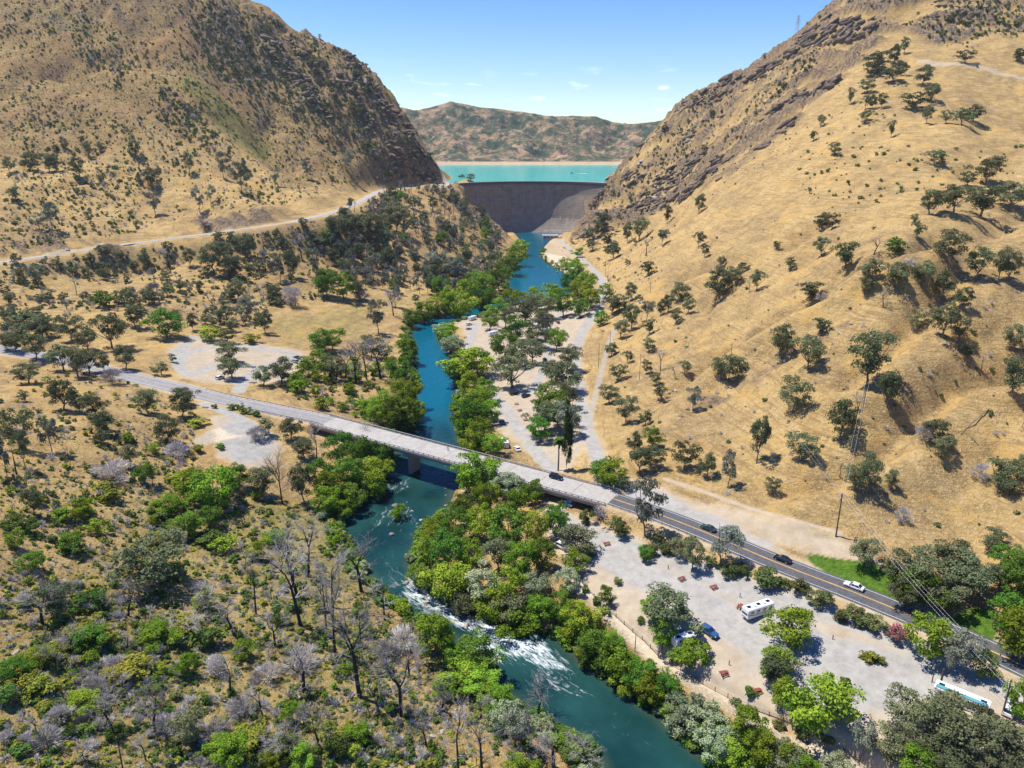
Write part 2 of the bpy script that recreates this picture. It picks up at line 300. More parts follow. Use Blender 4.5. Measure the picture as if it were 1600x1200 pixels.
pmask(rock, "1095 640;1060 660;1100 610;1150 590;1230 545;1330 500;1340 510;1240 560;1160 610", 2, 3, .55)
pmask(rock, "30 330;60 362;150 372;230 385;140 395;20 405;0 395;0 350", 3, 3, .5); pmask(rock, "300 345;380 328;440 335;470 342;400 352;320 366", 3, 3, .6)
lawn = sstep(.75, .95, green); dirt *= 1-lawn*(GY < 260)
# steep faces
gz_y = np.gradient(GZ, axis=0)/np.maximum(np.gradient(GY, axis=0), 1e-3); gz_x = np.gradient(GZ, axis=1)/np.gradient(GX, axis=1)
slope = np.hypot(gz_x, gz_y)
# strata ribs: relief on the rocky ground, running down towards the dam
rx = (GX*.83-GY*.56); ry = (GX*.56+GY*.83)
rib = fbm(ry/9+fbm(GX/40, GY/40, 71, 2)*1.5, rx/55, 61, 4); rib2 = fbm(ry/3.5, rx/14, 65, 3)
rr = np.clip(rock, 0, 1)
nodam = 1-sstep(960, 1000, GY)*(np.abs(GX-20) < 110)
GZ += rr*nodam*np.clip(GY/800, .1, 1)**1.5*(np.clip(rib, -.1, 1)*17+rib2*5)*sstep(.1, .5, rr)
lm_ = rr*(GX < -60)*(GY > 700); crag = 1-np.abs(2*vnoise(GX/26+fbm(GX/30, GY/30, 91, 2), GY/34, 90)-1)
GZ += lm_*(15*(crag-.5)+10*fbm(GX/11, GY/11, 92, 4)); ol2 = np.clip(olive, 0, 1)*(GX < -60)*(GY > 500); GZ += ol2*(5*fbm(GX/28, GY/28, 93, 4)+1.6*fbm(GX/8, GY/8, 94, 3))
rock = np.clip(rr*(.5+3.2*rib+2.2*rib2), 0, 1)*sstep(0, .3, rr)
rock = np.maximum(rock, sstep(1.2, 1.7, slope)*.5*(GY > 300)*(1-dirt))
wet = (1-sstep(0, 3.0, sdr))
# ---------------------------------------------------------------- terrain mesh
idx = np.arange(NR*NC).reshape(NR, NC)
quads = np.stack([idx[:-1, :-1], idx[:-1, 1:], idx[1:, 1:], idx[1:, :-1]], -1).reshape(-1, 4)
def ground_mat():
    m = bpy.data.materials.new('dry_grass_ground'); m.use_nodes = True; t = m.node_tree; N = t.nodes; L = t.links; b = N['Principled BSDF']
    b.inputs['Roughness'].default_value = .95; b.inputs['Specular IOR Level'].default_value = .1
    pos = N.new('ShaderNodeNewGeometry').outputs['Position']
    def noise(scale, det=5, vec=pos, rough=.6, dist=0):
        n = N.new('ShaderNodeTexNoise'); n.inputs['Scale'].default_value = scale; n.inputs['Detail'].default_value = det; n.inputs['Roughness'].default_value = rough
        n.inputs['Distortion'].default_value = dist; L.new(vec, n.inputs[0]); return n.outputs[0]
    def ramp(v, a, c0, bb, c1, extra=None):
        r = N.new('ShaderNodeValToRGB'); e = r.color_ramp.elements; e[0].position = a; e[0].color = (*c0, 1); e[1].position = bb; e[1].color = (*c1, 1)
        if extra: x = e.new(extra[0]); x.color = (*extra[1], 1)
        L.new(v, r.inputs[0]); return r.outputs[0]
    def mix(f, a, bq, mode='MIX'):
        x = N.new('ShaderNodeMixRGB'); x.blend_type = mode
        for i, s in ((0, f), (1, a), (2, bq)):
            if isinstance(s, (int, float)): x.inputs[i].default_value = s
            elif isinstance(s, tuple): x.inputs[i].default_value = (*s, 1)
            else: L.new(s, x.inputs[i])
        return x.outputs[0]
    def mth(op, a, bq):
        x = N.new('ShaderNodeMath'); x.operation = op; x.use_clamp = True
        for i, s in ((0, a), (1, bq)):
            if isinstance(s, (int, float)): x.inputs[i].default_value = s
            else: L.new(s, x.inputs[i])
        return x.outputs[0]
    def att(n):
        a = N.new('ShaderNodeAttribute'); a.attribute_name = n; s = N.new('ShaderNodeSeparateColor'); L.new(a.outputs[0], s.inputs[0]); return s.outputs
    a1 = att('ma'); a2 = att('mb')
    big = noise(.022, 4, dist=.6); mid = noise(.16, 5, rough=.65); fine = noise(1.1, 4, rough=.7); vf = noise(3.2, 3, rough=.7)
    grass = ramp(mid, .36, (.22, .145, .06), .64, (.58, .41, .18), (.5, (.42, .285, .11)))
    tone = ramp(big, .38, (.26, .185, .10), .62, (.55, .38, .155), (.5, (.42, .285, .12)))
    grass = mix(.5, grass, tone)
    grass = mix(mth('MULTIPLY', ramp(fine, .50, (0, 0, 0), .62, (1, 1, 1)), .6), grass, (.62, .46, .22))
    grass = mix(mth('MULTIPLY', ramp(noise(.7, 6, rough=.85), .52, (0, 0, 0), .62, (1, 1, 1)), .7), grass, (.17, .115, .05))
    zz = N.new('ShaderNodeMapping'); zz.inputs['Scale'].default_value = (.045, .045, 1.3); L.new(pos, zz.inputs[0]); terr = noise(1.0, 4, zz.outputs[0], .7, .4)
    grass = mix(mth('MULTIPLY', ramp(terr, .52, (0, 0, 0), .60, (1, 1, 1)), .6), grass, (.25, .16, .07))
    grass = mix(mth('MULTIPLY', ramp(noise(.055, 5, rough=.75), .54, (0, 0, 0), .60, (1, 1, 1)), .55), grass, (.56, .35, .11))
    ol = ramp(noise(.45, 6, rough=.85), .38, (.085, .068, .033), .60, (.45, .31, .13), (.5, (.26, .18, .075)))
    ol = mix(mth('MULTIPLY', ramp(noise(.018, 5, rough=.7), .48, (0, 0, 0), .60, (1, 1, 1)), .55), ol, (.30, .17, .085))
    g = mix(mth('MULTIPLY', a2[0], ramp(noise(.09, 5, rough=.7), .32, (.25, .25, .25), .52, (1, 1, 1))), grass, ol)
    gr = ramp(noise(.5, 5), .35, (.035, .075, .012), .65, (.15, .21, .035))
    g = mix(mth('MULTIPLY', a1[1], ramp(noise(.35, 5), .3, (.4, .4, .4), .6, (1, 1, 1))), g, gr)
    rk = ramp(noise(.45, 6, rough=.75), .35, (.06, .047, .035), .66, (.38, .285, .175), (.5, (.18, .13, .085)))
    gl = ramp(noise(.6, 5, rough=.8), .35, (.05, .11, .012), .65, (.14, .24, .028)); g = mix(ramp(a1[1], .8, (0, 0, 0), .95, (1, 1, 1)), g, gl)
    g = mix(a1[2], g, rk)
    dt = ramp(noise(.25, 6, rough=.7), .3, (.32, .255, .175), .7, (.45, .375, .27)); dt = mix(mth('MULTIPLY', ramp(noise(1.5, 3, rough=.8), .55, (0, 0, 0), .75, (1, 1, 1)), .5), dt, (.25, .2, .13))
    g = mix(a2[1], g, dt)
    gv = ramp(noise(.35, 6, rough=.75), .3, (.255, .24, .21), .7, (.39, .37, .325))
    g = mix(a1[0], g, gv)
    g = mix(mth('MULTIPLY', a2[2], 1), g, ramp(fine, .3, (.42, .34, .23), .7, (.60, .52, .38)))
    L.new(g, b.inputs['Base Color'])
    bm = N.new('ShaderNodeBump'); bm.inputs['Strength'].default_value = .55; bm.inputs['Distance'].default_value = 1.8
    hh = mth('ADD', mth('MULTIPLY', fine, .5), mth('MULTIPLY', vf, .25)); L.new(hh, bm.inputs['Height'])
    hard = mth('SUBTRACT', 1, mth('MULTIPLY', mth('ADD', a1[0], a2[1]), .85)); L.new(hard, bm.inputs['Strength'])
    L.new(bm.outputs[0], b.inputs['Normal'])
    return m
gm = ground_mat()
me = np_mesh('terrain', np.stack([GX, GY, GZ], -1).reshape(-1, 3), [quads], gm, True)
rock = np.maximum(rock, wet*.75*(sdr < 3))
vcol(me, 'ma', np.stack([grav, green, rock], -1).reshape(-1, 3)); vcol(me, 'mb', np.stack([olive, dirt, np.maximum(pale, white*1.)], -1).reshape(-1, 3))
tag(link('terrain', me), kind='structure')
# ---------------------------------------------------------------- river water
def water_mat(name, c0, c1, foam=True, wave=1., refl=.5):
    m = bpy.data.materials.new(name); m.use_nodes = True; t = m.node_tree; N = t.nodes; L = t.links; b = N['Principled BSDF']
    b.inputs['Roughness'].default_value = .14; b.inputs['Specular IOR Level'].default_value = refl; b.inputs['IOR'].default_value = 1.22
    pos = N.new('ShaderNodeNewGeometry').outputs['Position']
    n = N.new('ShaderNodeTexNoise'); n.inputs['Scale'].default_value = .06; n.inputs['Detail'].default_value = 5; L.new(pos, n.inputs[0])
    r = N.new('ShaderNodeValToRGB'); r.color_ramp.elements[0].position = .3; r.color_ramp.elements[1].position = .7
    r.color_ramp.elements[0].color = (*c0, 1); r.color_ramp.elements[1].color = (*c1, 1); L.new(n.outputs[0], r.inputs[0]); col = r.outputs[0]
    w2 = N.new('ShaderNodeTexNoise'); w2.inputs['Scale'].default_value = .55*wave; w2.inputs['Detail'].default_value = 5; L.new(pos, w2.inputs[0])
    bm = N.new('ShaderNodeBump'); bm.inputs['Strength'].default_value = .22; bm.inputs['Distance'].default_value = 1.; L.new(w2.outputs[0], bm.inputs['Height']); L.new(bm.outputs[0], b.inputs['Normal'])
    if foam:
        a = N.new('ShaderNodeAttribute'); a.attribute_name = 'wa'; s = N.new('ShaderNodeSeparateColor'); L.new(a.outputs[0], s.inputs[0])
        # shallow / deep tint
        x = N.new('ShaderNodeMixRGB'); L.new(s.outputs[1], x.inputs[0]); L.new(col, x.inputs[1]); x.inputs[2].default_value = (.0, .088, .135, 1); col = x.outputs[0]
        x = N.new('ShaderNodeMixRGB'); L.new(s.outputs[2], x.inputs[0]); L.new(col, x.inputs[1]); x.inputs[2].default_value = (.045, .062, .035, 1); col = x.outputs[0]
        # foam streaks follow the flow coordinates stored on the mesh
        fl = N.new('ShaderNodeAttribute'); fl.attribute_name = 'flow'; mp = N.new('ShaderNodeMapping'); mp.inputs['Scale'].default_value = (.85, .22, 1); L.new(fl.outputs[1], mp.inputs[0])
        f = N.new('ShaderNodeTexNoise'); f.inputs['Scale'].default_value = 1.; f.inputs['Detail'].default_value = 6; f.inputs['Roughness'].default_value = .8; f.inputs['Distortion'].default_value = .8; f.inputs['Detail'].default_value = 9; L.new(mp.outputs[0], f.inputs[0])
        ad = N.new('ShaderNodeMath'); ad.operation = 'MULTIPLY_ADD'; L.new(s.outputs[0], ad.inputs[0]); ad.inputs[1].default_value = .34; L.new(f.outputs[0], ad.inputs[2])
        q = N.new('ShaderNodeMapRange'); q.inputs[1].default_value = .69; q.inputs[2].default_value = .90; L.new(ad.outputs[0], q.inputs[0])
        x = N.new('ShaderNodeMixRGB'); L.new(q.outputs[0], x.inputs[0]); L.new(col, x.inputs[1]); x.inputs[2].default_value = (.78, .84, .84, 1); col = x.outputs[0]
        y = N.new('ShaderNodeMapRange'); y.inputs[3].default_value = .12; y.inputs[4].default_value = .8; L.new(q.outputs[0], y.inputs[0]); L.new(y.outputs[0], b.inputs['Roughness'])
    L.new(col, b.inputs['Base Color']); return m
rm = water_mat('river_water', (.003, .020, .021), (.016, .064, .058))
mkq = (sdr < 2.5); q4 = mkq[:-1, :-1] | mkq[:-1, 1:] | mkq[1:, 1:] | mkq[1:, :-1]
qs = quads.reshape(NR-1, NC-1, 4)[q4]; uq, inv = np.unique(qs, return_inverse=True)
wx = GX.ravel()[uq]; wy = GY.ravel()[uq]
cl = unproj(*pxl("845 380;840 420;845 450;800 472;735 490;670 505;672 560;680 620;672 680;655 740;620 800;590 850;610 900;660 935;710 955;760 985;830 1040;880 1080;950 1120;1040 1190;1120 1280;1200 1400").T)
cl = smoothline(cl, 6)[:, :2]; arc = np.r_[0, np.cumsum(np.hypot(*np.diff(cl, axis=0).T))]
dc, av = line_d(cl, wx, wy, arc)
foam = np.zeros(len(wx)); deep = sstep(290, 345, wy)*.95
for s, a in (("635 900;672 915;705 945;750 970;760 1000;725 1000;680 975;645 958;620 940", .74), ("745 975;800 985;850 1005;890 1050;900 1070;860 1060;800 1040;770 1015;745 995", .82), ("800 1040;880 1065;940 1100;900 1105;830 1085", .55), ("745 960;800 990;800 1050;760 1040;735 1010", .8), ("590 755;650 750;640 775;575 795;540 800", .5), ("600 800;650 800;655 830;610 830;560 850", .45), ("620 690;710 700;700 708;620 700", .35), ("600 880;660 900;650 940;600 920", .45), ("780 1060;1000 1130;1060 1200;960 1190;820 1110", .22), ("600 820;680 800;640 900;570 880", .25)):
    d = sd_poly(unproj(*pxl(s).T)[:, :2], wx, wy); foam = np.maximum(foam, a*(1-sstep(-3, 3, d)))
sdw = sdr.ravel()[uq]; shal = (1-sstep(-4, 0.3, sdw)*1)*0+sstep(-4.5, -.3, sdw)*.8
me = np_mesh('river', np.stack([wx, wy, wz(wy)+foam*.3*fbm(wx/1.2, wy/1.2, 3, 3)], -1), [inv.reshape(-1, 4)], rm, True)
vcol(me, 'wa', np.stack([np.clip(foam, 0, 1.3), deep, np.clip(shal, 0, 1)], -1))
a = me.attributes.new('flow', 'FLOAT_VECTOR', 'POINT'); a.data.foreach_set('vector', np.stack([dc, av, 0*av], -1).astype(np.float32).ravel())
tag(link('river', me), kind='structure')
# ---------------------------------------------------------------- lake, far hills
LZ = 73.0
lm = water_mat('lake_water', (.02, .33, .30), (.04, .42, .36), False, .03, .1)
DC = (33., 1000.)
arcp = [(DC[0]+114*math.sin(t), DC[1]+114*math.cos(t), LZ) for t in np.linspace(math.radians(-90), math.radians(90), 40)]
V = [(-300, 1300, LZ), (-120, 1040, LZ)]+arcp+[(190, 1040, LZ), (330, 1300, LZ), (1900, 2300, LZ), (1900, 3000, LZ), (-1900, 3000, LZ), (-1900, 2300, LZ)]
me = np_mesh('lake', V, [np.arange(len(V))[None]], lm); tag(link('lake', me), kind='structure')
fx = np.linspace(-2000, 2000, 700); fy = np.linspace(2570, 4400, 320); FX, FY = np.meshgrid(fx, fy)
sil = pxl("300 150;560 150;625 165;655 172;680 166;705 160;740 166;800 172;850 180;900 182;930 182;960 192;990 193;1015 190;1060 186;1200 175;1400 160")
# ridge crest height along the photographed skyline, at a distance of 3150 m
cx = np.array([upY(a, b, 3150)[0] for a, b in sil]); cz = np.array([upY(a, b, 3150)[2] for a, b in sil])
crest = np.interp(FX*3150/FY, cx, cz)
prof = np.interp(FY, [2570, 2640, 2900, 3150, 3400, 4400], [-.06, .0, .55, 1., .8, .3])
rid = 1-np.abs(2*vnoise(FX/170+fbm(FX/220, FY/220, 82, 2)*1.3, FY/380+FX/700, 81)-1)
FZ = LZ+(crest-LZ)*prof+(34*fbm(FX/90, FY/90, 85, 5)+14*fbm(FX/28, FY/28, 86, 3)-46*rid*np.clip(prof*(1.02-prof)*4, 0, 1))*sstep(0, .35, prof)*(1-.75*sstep(.85, 1, prof))
ix = np.arange(FX.size).reshape(FX.shape); fq = np.stack([ix[:-1, :-1], ix[:-1, 1:], ix[1:, 1:], ix[1:, :-1]], -1).reshape(-1, 4)
def far_mat():
    m = bpy.data.materials.new('far_scrub_hills'); m.use_nodes = True; t = m.node_tree; N = t.nodes; L = t.links; b = N['Principled BSDF']; b.inputs['Roughness'].default_value = 1
    b.inputs['Specular IOR Level'].default_value = 0
    g = N.new('ShaderNodeNewGeometry')
    def nz(s, d=6, r=.7):
        n = N.new('ShaderNodeTexNoise'); n.inputs['Scale'].default_value = s; n.inputs['Detail'].default_value = d; n.inputs['Roughness'].default_value = r; L.new(g.outputs['Position'], n.inputs[0]); return n.outputs[0]
    def rm(v, a, c0, b2, c1):
        r = N.new('ShaderNodeValToRGB'); e = r.color_ramp.elements; e[0].position = a; e[0].color = (*c0, 1); e[1].position = b2; e[1].color = (*c1, 1); L.new(v, r.inputs[0]); return r.outputs[0]
    def mx(f, a, b2):
        x = N.new('ShaderNodeMixRGB'); L.new(f, x.inputs[0]); L.new(a, x.inputs[1]); L.new(b2, x.inputs[2]); return x.outputs[0]
    soil = rm(nz(.01), .35, (.27, .165, .095), .65, (.46, .31, .18))
    scrub = rm(nz(.03), .4, (.035, .055, .035), .7, (.11, .12, .06))
    f = rm(nz(.016, 9, .85), .42, (0, 0, 0), .52, (1, 1, 1))
    c = mx(f, soil, scrub)
    sp = N.new('ShaderNodeSeparateXYZ'); L.new(g.outputs['Position'], sp.inputs[0])
    r = N.new('ShaderNodeMapRange'); r.inputs[1].default_value = LZ+11; r.inputs[2].default_value = LZ+8; L.new(sp.outputs[2], r.inputs[0])
    c2 = rm(nz(.05), .3, (.42, .29, .17), .7, (.5, .37, .24)); c = mx(r.outputs[0], c, c2)
    L.new(c, b.inputs['Base Color']); return m
me = np_mesh('far_hills', np.stack([FX, FY, FZ], -1).reshape(-1, 3), [fq], far_mat(), True); tag(link('far_hills', me), kind='structure')
# ---------------------------------------------------------------- dam
def box_arrays(x0, x1, y0, y1, z0, z1):
    v = [(x0, y0, z0), (x1, y0, z0), (x1, y1, z0), (x0, y1, z0), (x0, y0, z1), (x1, y0, z1), (x1, y1, z1), (x0, y1, z1)]
    f = [(3, 2, 1, 0), (4, 5, 6, 7), (0, 1, 5, 4), (1, 2, 6, 5), (2, 3, 7, 6), (3, 0, 4, 7)]
    return v, f
class MB:
    def __init__(s): s.v = []; s.f = []; s.m = []
    def add(s, v, f, m=0):
        k = len(s.v); s.v += [tuple(map(float, p)) for p in v]; s.f += [tuple(i+k for i in q) for q in f]; s.m += [m]*len(f)
    def box(s, x0, x1, y0, y1, z0, z1, m=0): s.add(*box_arrays(x0, x1, y0, y1, z0, z1), m)
    def bar(s, a, b, r, n=6, r2=None, m=0):
        a = np.array(a, float); b = np.array(b, float); d = b-a; d /= np.linalg.norm(d)+1e-9
        u = np.cross(d, [0, 0, 1.] if abs(d[2]) < .9 else [1., 0, 0]); u /= np.linalg.norm(u); w = np.cross(d, u); r2 = r if r2 is None else r2
        v = [a+r*(math.cos(t)*u+math.sin(t)*w) for t in np.linspace(0, 2*PI, n, False)]+[b+r2*(math.cos(t)*u+math.sin(t)*w) for t in np.linspace(0, 2*PI, n, False)]
        s.add(v, [(i, (i+1) % n, n+(i+1) % n, n+i) for i in range(n)]+[tuple(range(n))[::-1], tuple(range(n, 2*n))], m)
    def xform(s, M):
        s.v = [tuple(M@np.array([*p, 1.]))[:3] for p in s.v]
    def mesh(s, name, mats, smooth=False):
        me = bpy.data.meshes.new(name); me.from_pydata(s.v, [], s.f)
        for m in (mats if isinstance(mats, (list, tuple)) else [mats]): me.materials.append(m)
        me.polygons.foreach_set('material_index', s.m)
        if smooth: me.polygons.foreach_set('use_smooth', [True]*len(s.f))
        me.update(); return me
    def obj(s, name, mats, parent=None, smooth=False): return link(name, s.mesh(name, mats, smooth), parent)
def empty(name, loc=(0, 0, 0), rz=0):
    o = bpy.data.objects.new(name, None); S.collection.objects.link(o); o.location = loc; o.rotation_euler.z = rz; return o
def ring_wall(cx, cy, r0, r1, z0, z1, a0, a1, n=80):
    V = []; Fq = []
    for i in range(n+1):
        a = a0+(a1-a0)*i/n; s_, c_ = math.sin(a), math.cos(a)
        V += [(cx+r0[0]*s_, cy+r0[0]*c_, z0), (cx+r0[1]*s_, cy+r0[1]*c_, z1), (cx+r1[1]*s_, cy+r1[1]*c_, z1), (cx+r1[0]*s_, cy+r1[0]*c_, z0)]
    for i in range(n):
        k = 4*i
        for j in range(4): Fq.append((k+j, k+4+j, k+4+(j+1) % 4, k+(j+1) % 4))
    return V, Fq
# concrete arch dam
def concrete(name, c, var=.12, lines=None):
    m = bpy.data.materials.new(name); m.use_nodes = True; t = m.node_tree; N = t.nodes; L = t.links; b = N['Principled BSDF']; b.inputs['Roughness'].default_value = .9
    g = N.new('ShaderNodeNewGeometry'); n = N.new('ShaderNodeTexNoise'); n.inputs['Scale'].default_value = .12 if lines else .5; n.inputs['Detail'].default_value = 7; n.inputs['Roughness'].default_value = .7
    L.new(g.outputs['Position'], n.inputs[0])
    r = N.new('ShaderNodeMapRange'); r.inputs[1].default_value = .3; r.inputs[2].default_value = .7; r.inputs[3].default_value = 1-var; r.inputs[4].default_value = 1+var; L.new(n.outputs[0], r.inputs[0])
    h = N.new('ShaderNodeHueSaturation'); h.inputs['Color'].default_value = (*c, 1); L.new(r.outputs[0], h.inputs['Value']); out = h.outputs[0]
    if lines:
        uvn = N.new('ShaderNodeUVMap'); s = N.new('ShaderNodeSeparateXYZ'); L.new(uvn.outputs[0], s.inputs[0])
        for ax, per, wd, dark in ((1, 3.6, .10, .72), (0, 12., .035, .80)):
            d = N.new('ShaderNodeMath'); d.operation = 'DIVIDE'; d.inputs[1].default_value = per; L.new(s.outputs[ax], d.inputs[0])
            f = N.new('ShaderNodeMath'); f.operation = 'FRACT'; L.new(d.outputs[0], f.inputs[0])
            c2 = N.new('ShaderNodeMath'); c2.operation = 'LESS_THAN'; c2.inputs[1].default_value = wd; L.new(f.outputs[0], c2.inputs[0])
            x = N.new('ShaderNodeMixRGB'); x.blend_type = 'MULTIPLY'; L.new(c2.outputs[0], x.inputs[0]); L.new(out, x.inputs[1]); x.inputs[2].default_value = (dark, dark, dark, 1); out = x.outputs[0]
        # mineral streaks
        mp = N.new('ShaderNodeMapping'); mp.inputs['Scale'].default_value = (.5, .03, 1); L.new(uvn.outputs[0], mp.inputs[0])
        n2 = N.new('ShaderNodeTexNoise'); n2.inputs['Scale'].default_value = 1; n2.inputs['Detail'].default_value = 5; L.new(mp.outputs[0], n2.inputs[0])
        r2 = N.new('ShaderNodeMapRange'); r2.inputs[1].default_value = .6; r2.inputs[2].default_value = .75; r2.inputs[4].default_value = .5; L.new(n2.outputs[0], r2.inputs[0])
        x = N.new('ShaderNodeMixRGB'); L.new(r2.outputs[0], x.inputs[0]); L.new(out, x.inputs[1]); x.inputs[2].default_value = (.42, .40, .37, 1); out = x.outputs[0]
    L.new(out, b.inputs['Base Color']); return m
M_dam = concrete('weathered_dam_concrete', (.245, .205, .165), .3, True); M_con = concrete('pale_concrete', (.46, .44, .41), .1); M_crest = concrete('dark_crest_concrete', (.12, .115, .11), .15)
dam = tag(empty('arch_dam', (DC[0], DC[1], 0)), 'tall curved concrete arch dam between the two hills, turquoise lake behind it', 'dam')
A0, A1 = math.radians(-98), math.radians(98)
V = []; Fq = []; NT = 14; NA = 100
for i in range(NA+1):
    an = A0+(A1-A0)*i/NA
    for j in range(NT+1):
        t = j/NT; r_ = 111-24*(1-t)**3; V.append((r_*math.sin(an), r_*math.cos(an), -4+78*t))
    V.append((113.5*math.sin(an), 113.5*math.cos(an), 74)); V.append((100*math.sin(an), 100*math.cos(an), -4))
W2 = NT+3
for i in range(NA):
    for j in range(W2): Fq.append((i*W2+j, (i+1)*W2+j, (i+1)*W2+(j+1) % W2, i*W2+(j+1) % W2))
me = np_mesh('dam_wall', V, [np.array(Fq)], M_dam, True); uvl = me.uv_layers.new(name='UVMap')
vi = np.zeros(len(me.loops), np.int32); me.loops.foreach_get('vertex_index', vi); Vn = np.array(V)
uvv = np.stack([np.arctan2(Vn[:, 0], Vn[:, 1])*110, Vn[:, 2]], -1)[vi]; uvl.data.foreach_set('uv', uvv.astype(np.float32).ravel())
for e in me.polygons: e.use_smooth = (e.index % W2 < NT)
link('dam_wall', me, dam)
V, Fq = ring_wall(0, 0, (110, 109.6), (114.5, 114.5), 74, 75.6, A0, A1, 90); link('crest_roadway', np_mesh('crest_roadway', V, [np.array(Fq)], M_crest), dam)
V, Fq = ring_wall(0, 0, (109.4, 109.4), (109.9, 109.9), 75.6, 77.0, A0, A1, 90); link('parapet', np_mesh('parapet', V, [np.array(Fq)], M_crest), dam)
V, Fq = ring_wall(0, 0, (114.1, 114.1), (114.6, 114.6), 75.6, 77.0, A0, A1, 90); link('parapet', np_mesh('parapet', V, [np.array(Fq)], M_con), dam)
# vertical seepage / vent marks on the lit side are slender concrete pilasters of the outlet works
for k, deg in enumerate((22, 27, 33, 39, 45)):
    a = math.radians(deg); s_, c_ = math.sin(a), math.cos(a)
    for z0, z1 in ((22, 27), (36, 40)):
        if (k+int(z0)) % 2 == 0:
            r0 = 111-24*(1-(z0+4)/78)**3-.4; r1 = 111-24*(1-(z1+4)/78)**3-.4; mb = MB(); mb.bar((r0*s_, r0*c_, z0), (r1*s_, r1*c_, z1), .45, 4); mb.obj('drain_pipe', M_con, dam)
# powerhouse at the foot
M_white = mat('white_painted_steel', (.72, .74, .75), .5); M_glass = mat('dark_glass', (.02, .03, .04), .08, spec=.8); M_steel = mat('galvanised_steel', (.45, .46, .47), .45, .6)
px_, py_, _ = unproj(858, 374)[0]
ph = tag(empty('powerhouse', (float(px_)+3, 1004, 4.5)), 'small white powerhouse with transformers at the foot of the dam', 'powerhouse')
mb = MB(); mb.box(-13, 9, 0, 9, -4, 5); mb.box(-13.3, 9.3, -.3, 9.3, 5, 5.5); mb.obj('building_block', M_con, ph)
mb = MB(); mb.box(9.4, 26, 1, 8, -4, 1.2); mb.obj('yard_deck', M_con, ph)
for i in range(4):
    mb = MB(); x = -11+i*4.6; mb.box(x, x+3, -.06, .06, 1.5, 3.6); mb.obj('window', M_glass, ph)
for i in range(3):
    mb = MB(); x = 11+i*5; mb.box(x, x+2.6, 3, 5.6, 1.2, 4); [mb.bar((x+.5+.8*j, 4.3, 4), (x+.5+.8*j, 4.3, 5.4), .18, 5) for j in range(3)]; mb.obj('transformer', M_white, ph)
mb = MB()
for i in range(5): mb.bar((-12+i*9, 10, 5), (-12+i*9, 10, 12), .25, 4); 
mb.bar((-12, 10, 11), (24, 10, 11), .2, 4); mb.obj('switchgear_frame', M_steel, ph)
# ---------------------------------------------------------------- roads
M_asph = mat('dark_asphalt', (.085, .086, .09), .9, var=.25, vscale=1.2); M_asph2 = mat('old_grey_asphalt', (.235, .23, .225), .9, var=.14, vscale=.6); M_pale_road = mat('pale_dusty_asphalt', (.33, .315, .29), .9, var=.12, vscale=.4)
M_line = mat('white_road_paint', (.55, .55, .53), .7, var=.1); M_yel = mat('yellow_road_paint', (.60, .36, .09), .8, var=.2)
def ribbon(q, off0, off1, dz, maxz=None):
    q = np.asarray(q); d = np.gradient(q[:, :2], axis=0); d /= np.linalg.norm(d, axis=1)[:, None]+1e-9; nx, ny = -d[:, 1], d[:, 0]
    V = []
    for o in (off0, off1): V.append(np.c_[q[:, 0]+nx*o, q[:, 1]+ny*o, q[:, 2]+dz])
    n = len(q); V = np.vstack(V); Fq = [(i, n+i, n+i+1, i+1) for i in range(n-1)]
    # face up
    return V, [f[::-1] for f in Fq] if True else Fq
def resample(q, step):
    a = np.r_[0, np.cumsum(np.linalg.norm(np.diff(q, axis=0), axis=1))]; t = np.arange(0, a[-1], step)
    return np.stack([np.interp(t, a, q[:, k]) for k in range(3)], -1)
def strip(name, q, o0, o1, dz, m, parent=None, kind='structure', thick=None):
    V, Fq = ribbon(q, o0, o1, dz)
    me = np_mesh(name, V, [np.array(Fq)], m); o = link(name, me, parent)
    if kind and parent is None: tag(o, kind=kind)
    return o
def merge_strips(name, parts, m):
    V = []; Fs = []; k = 0
    for (v, f) in parts: V.append(v); Fs.append(np.array(f)+k); k += len(v)
    return tag(link(name, np_mesh(name, np.vstack(V), Fs, m)), kind='structure')
qA = resample(hwA['q'], 1.5); qB = resample(hwB['q'], 1.5); qU = resample(upR['q'], 4)
strip('old_highway_surface', qA, -4.9, 4.9, .03, M_asph2); strip('highway_surface', qB, -4.6, 4.6, .03, M_asph); strip('dam_road_surface', qU, -3.4, 3.4, .10, M_pale_road)
merge_strips('yellow_centre_line', [ribbon(qB, -.22, -.06, .045), ribbon(qB, .06, .22, .045)], M_yel)
merge_strips('white_edge_line', [ribbon(qB, -3.8, -3.64, .045), ribbon(qB, 3.64, 3.8, .045), ribbon(qA, -3.8, -3.6, .045), ribbon(qA, 3.6, 3.8, .045)], M_line)
merge_strips('faded_yellow_line', [ribbon(qA, -.1, .1, .045)], M_yel)
mb_curb = [ribbon(qB[:60], -5.0, -4.7, .14)]
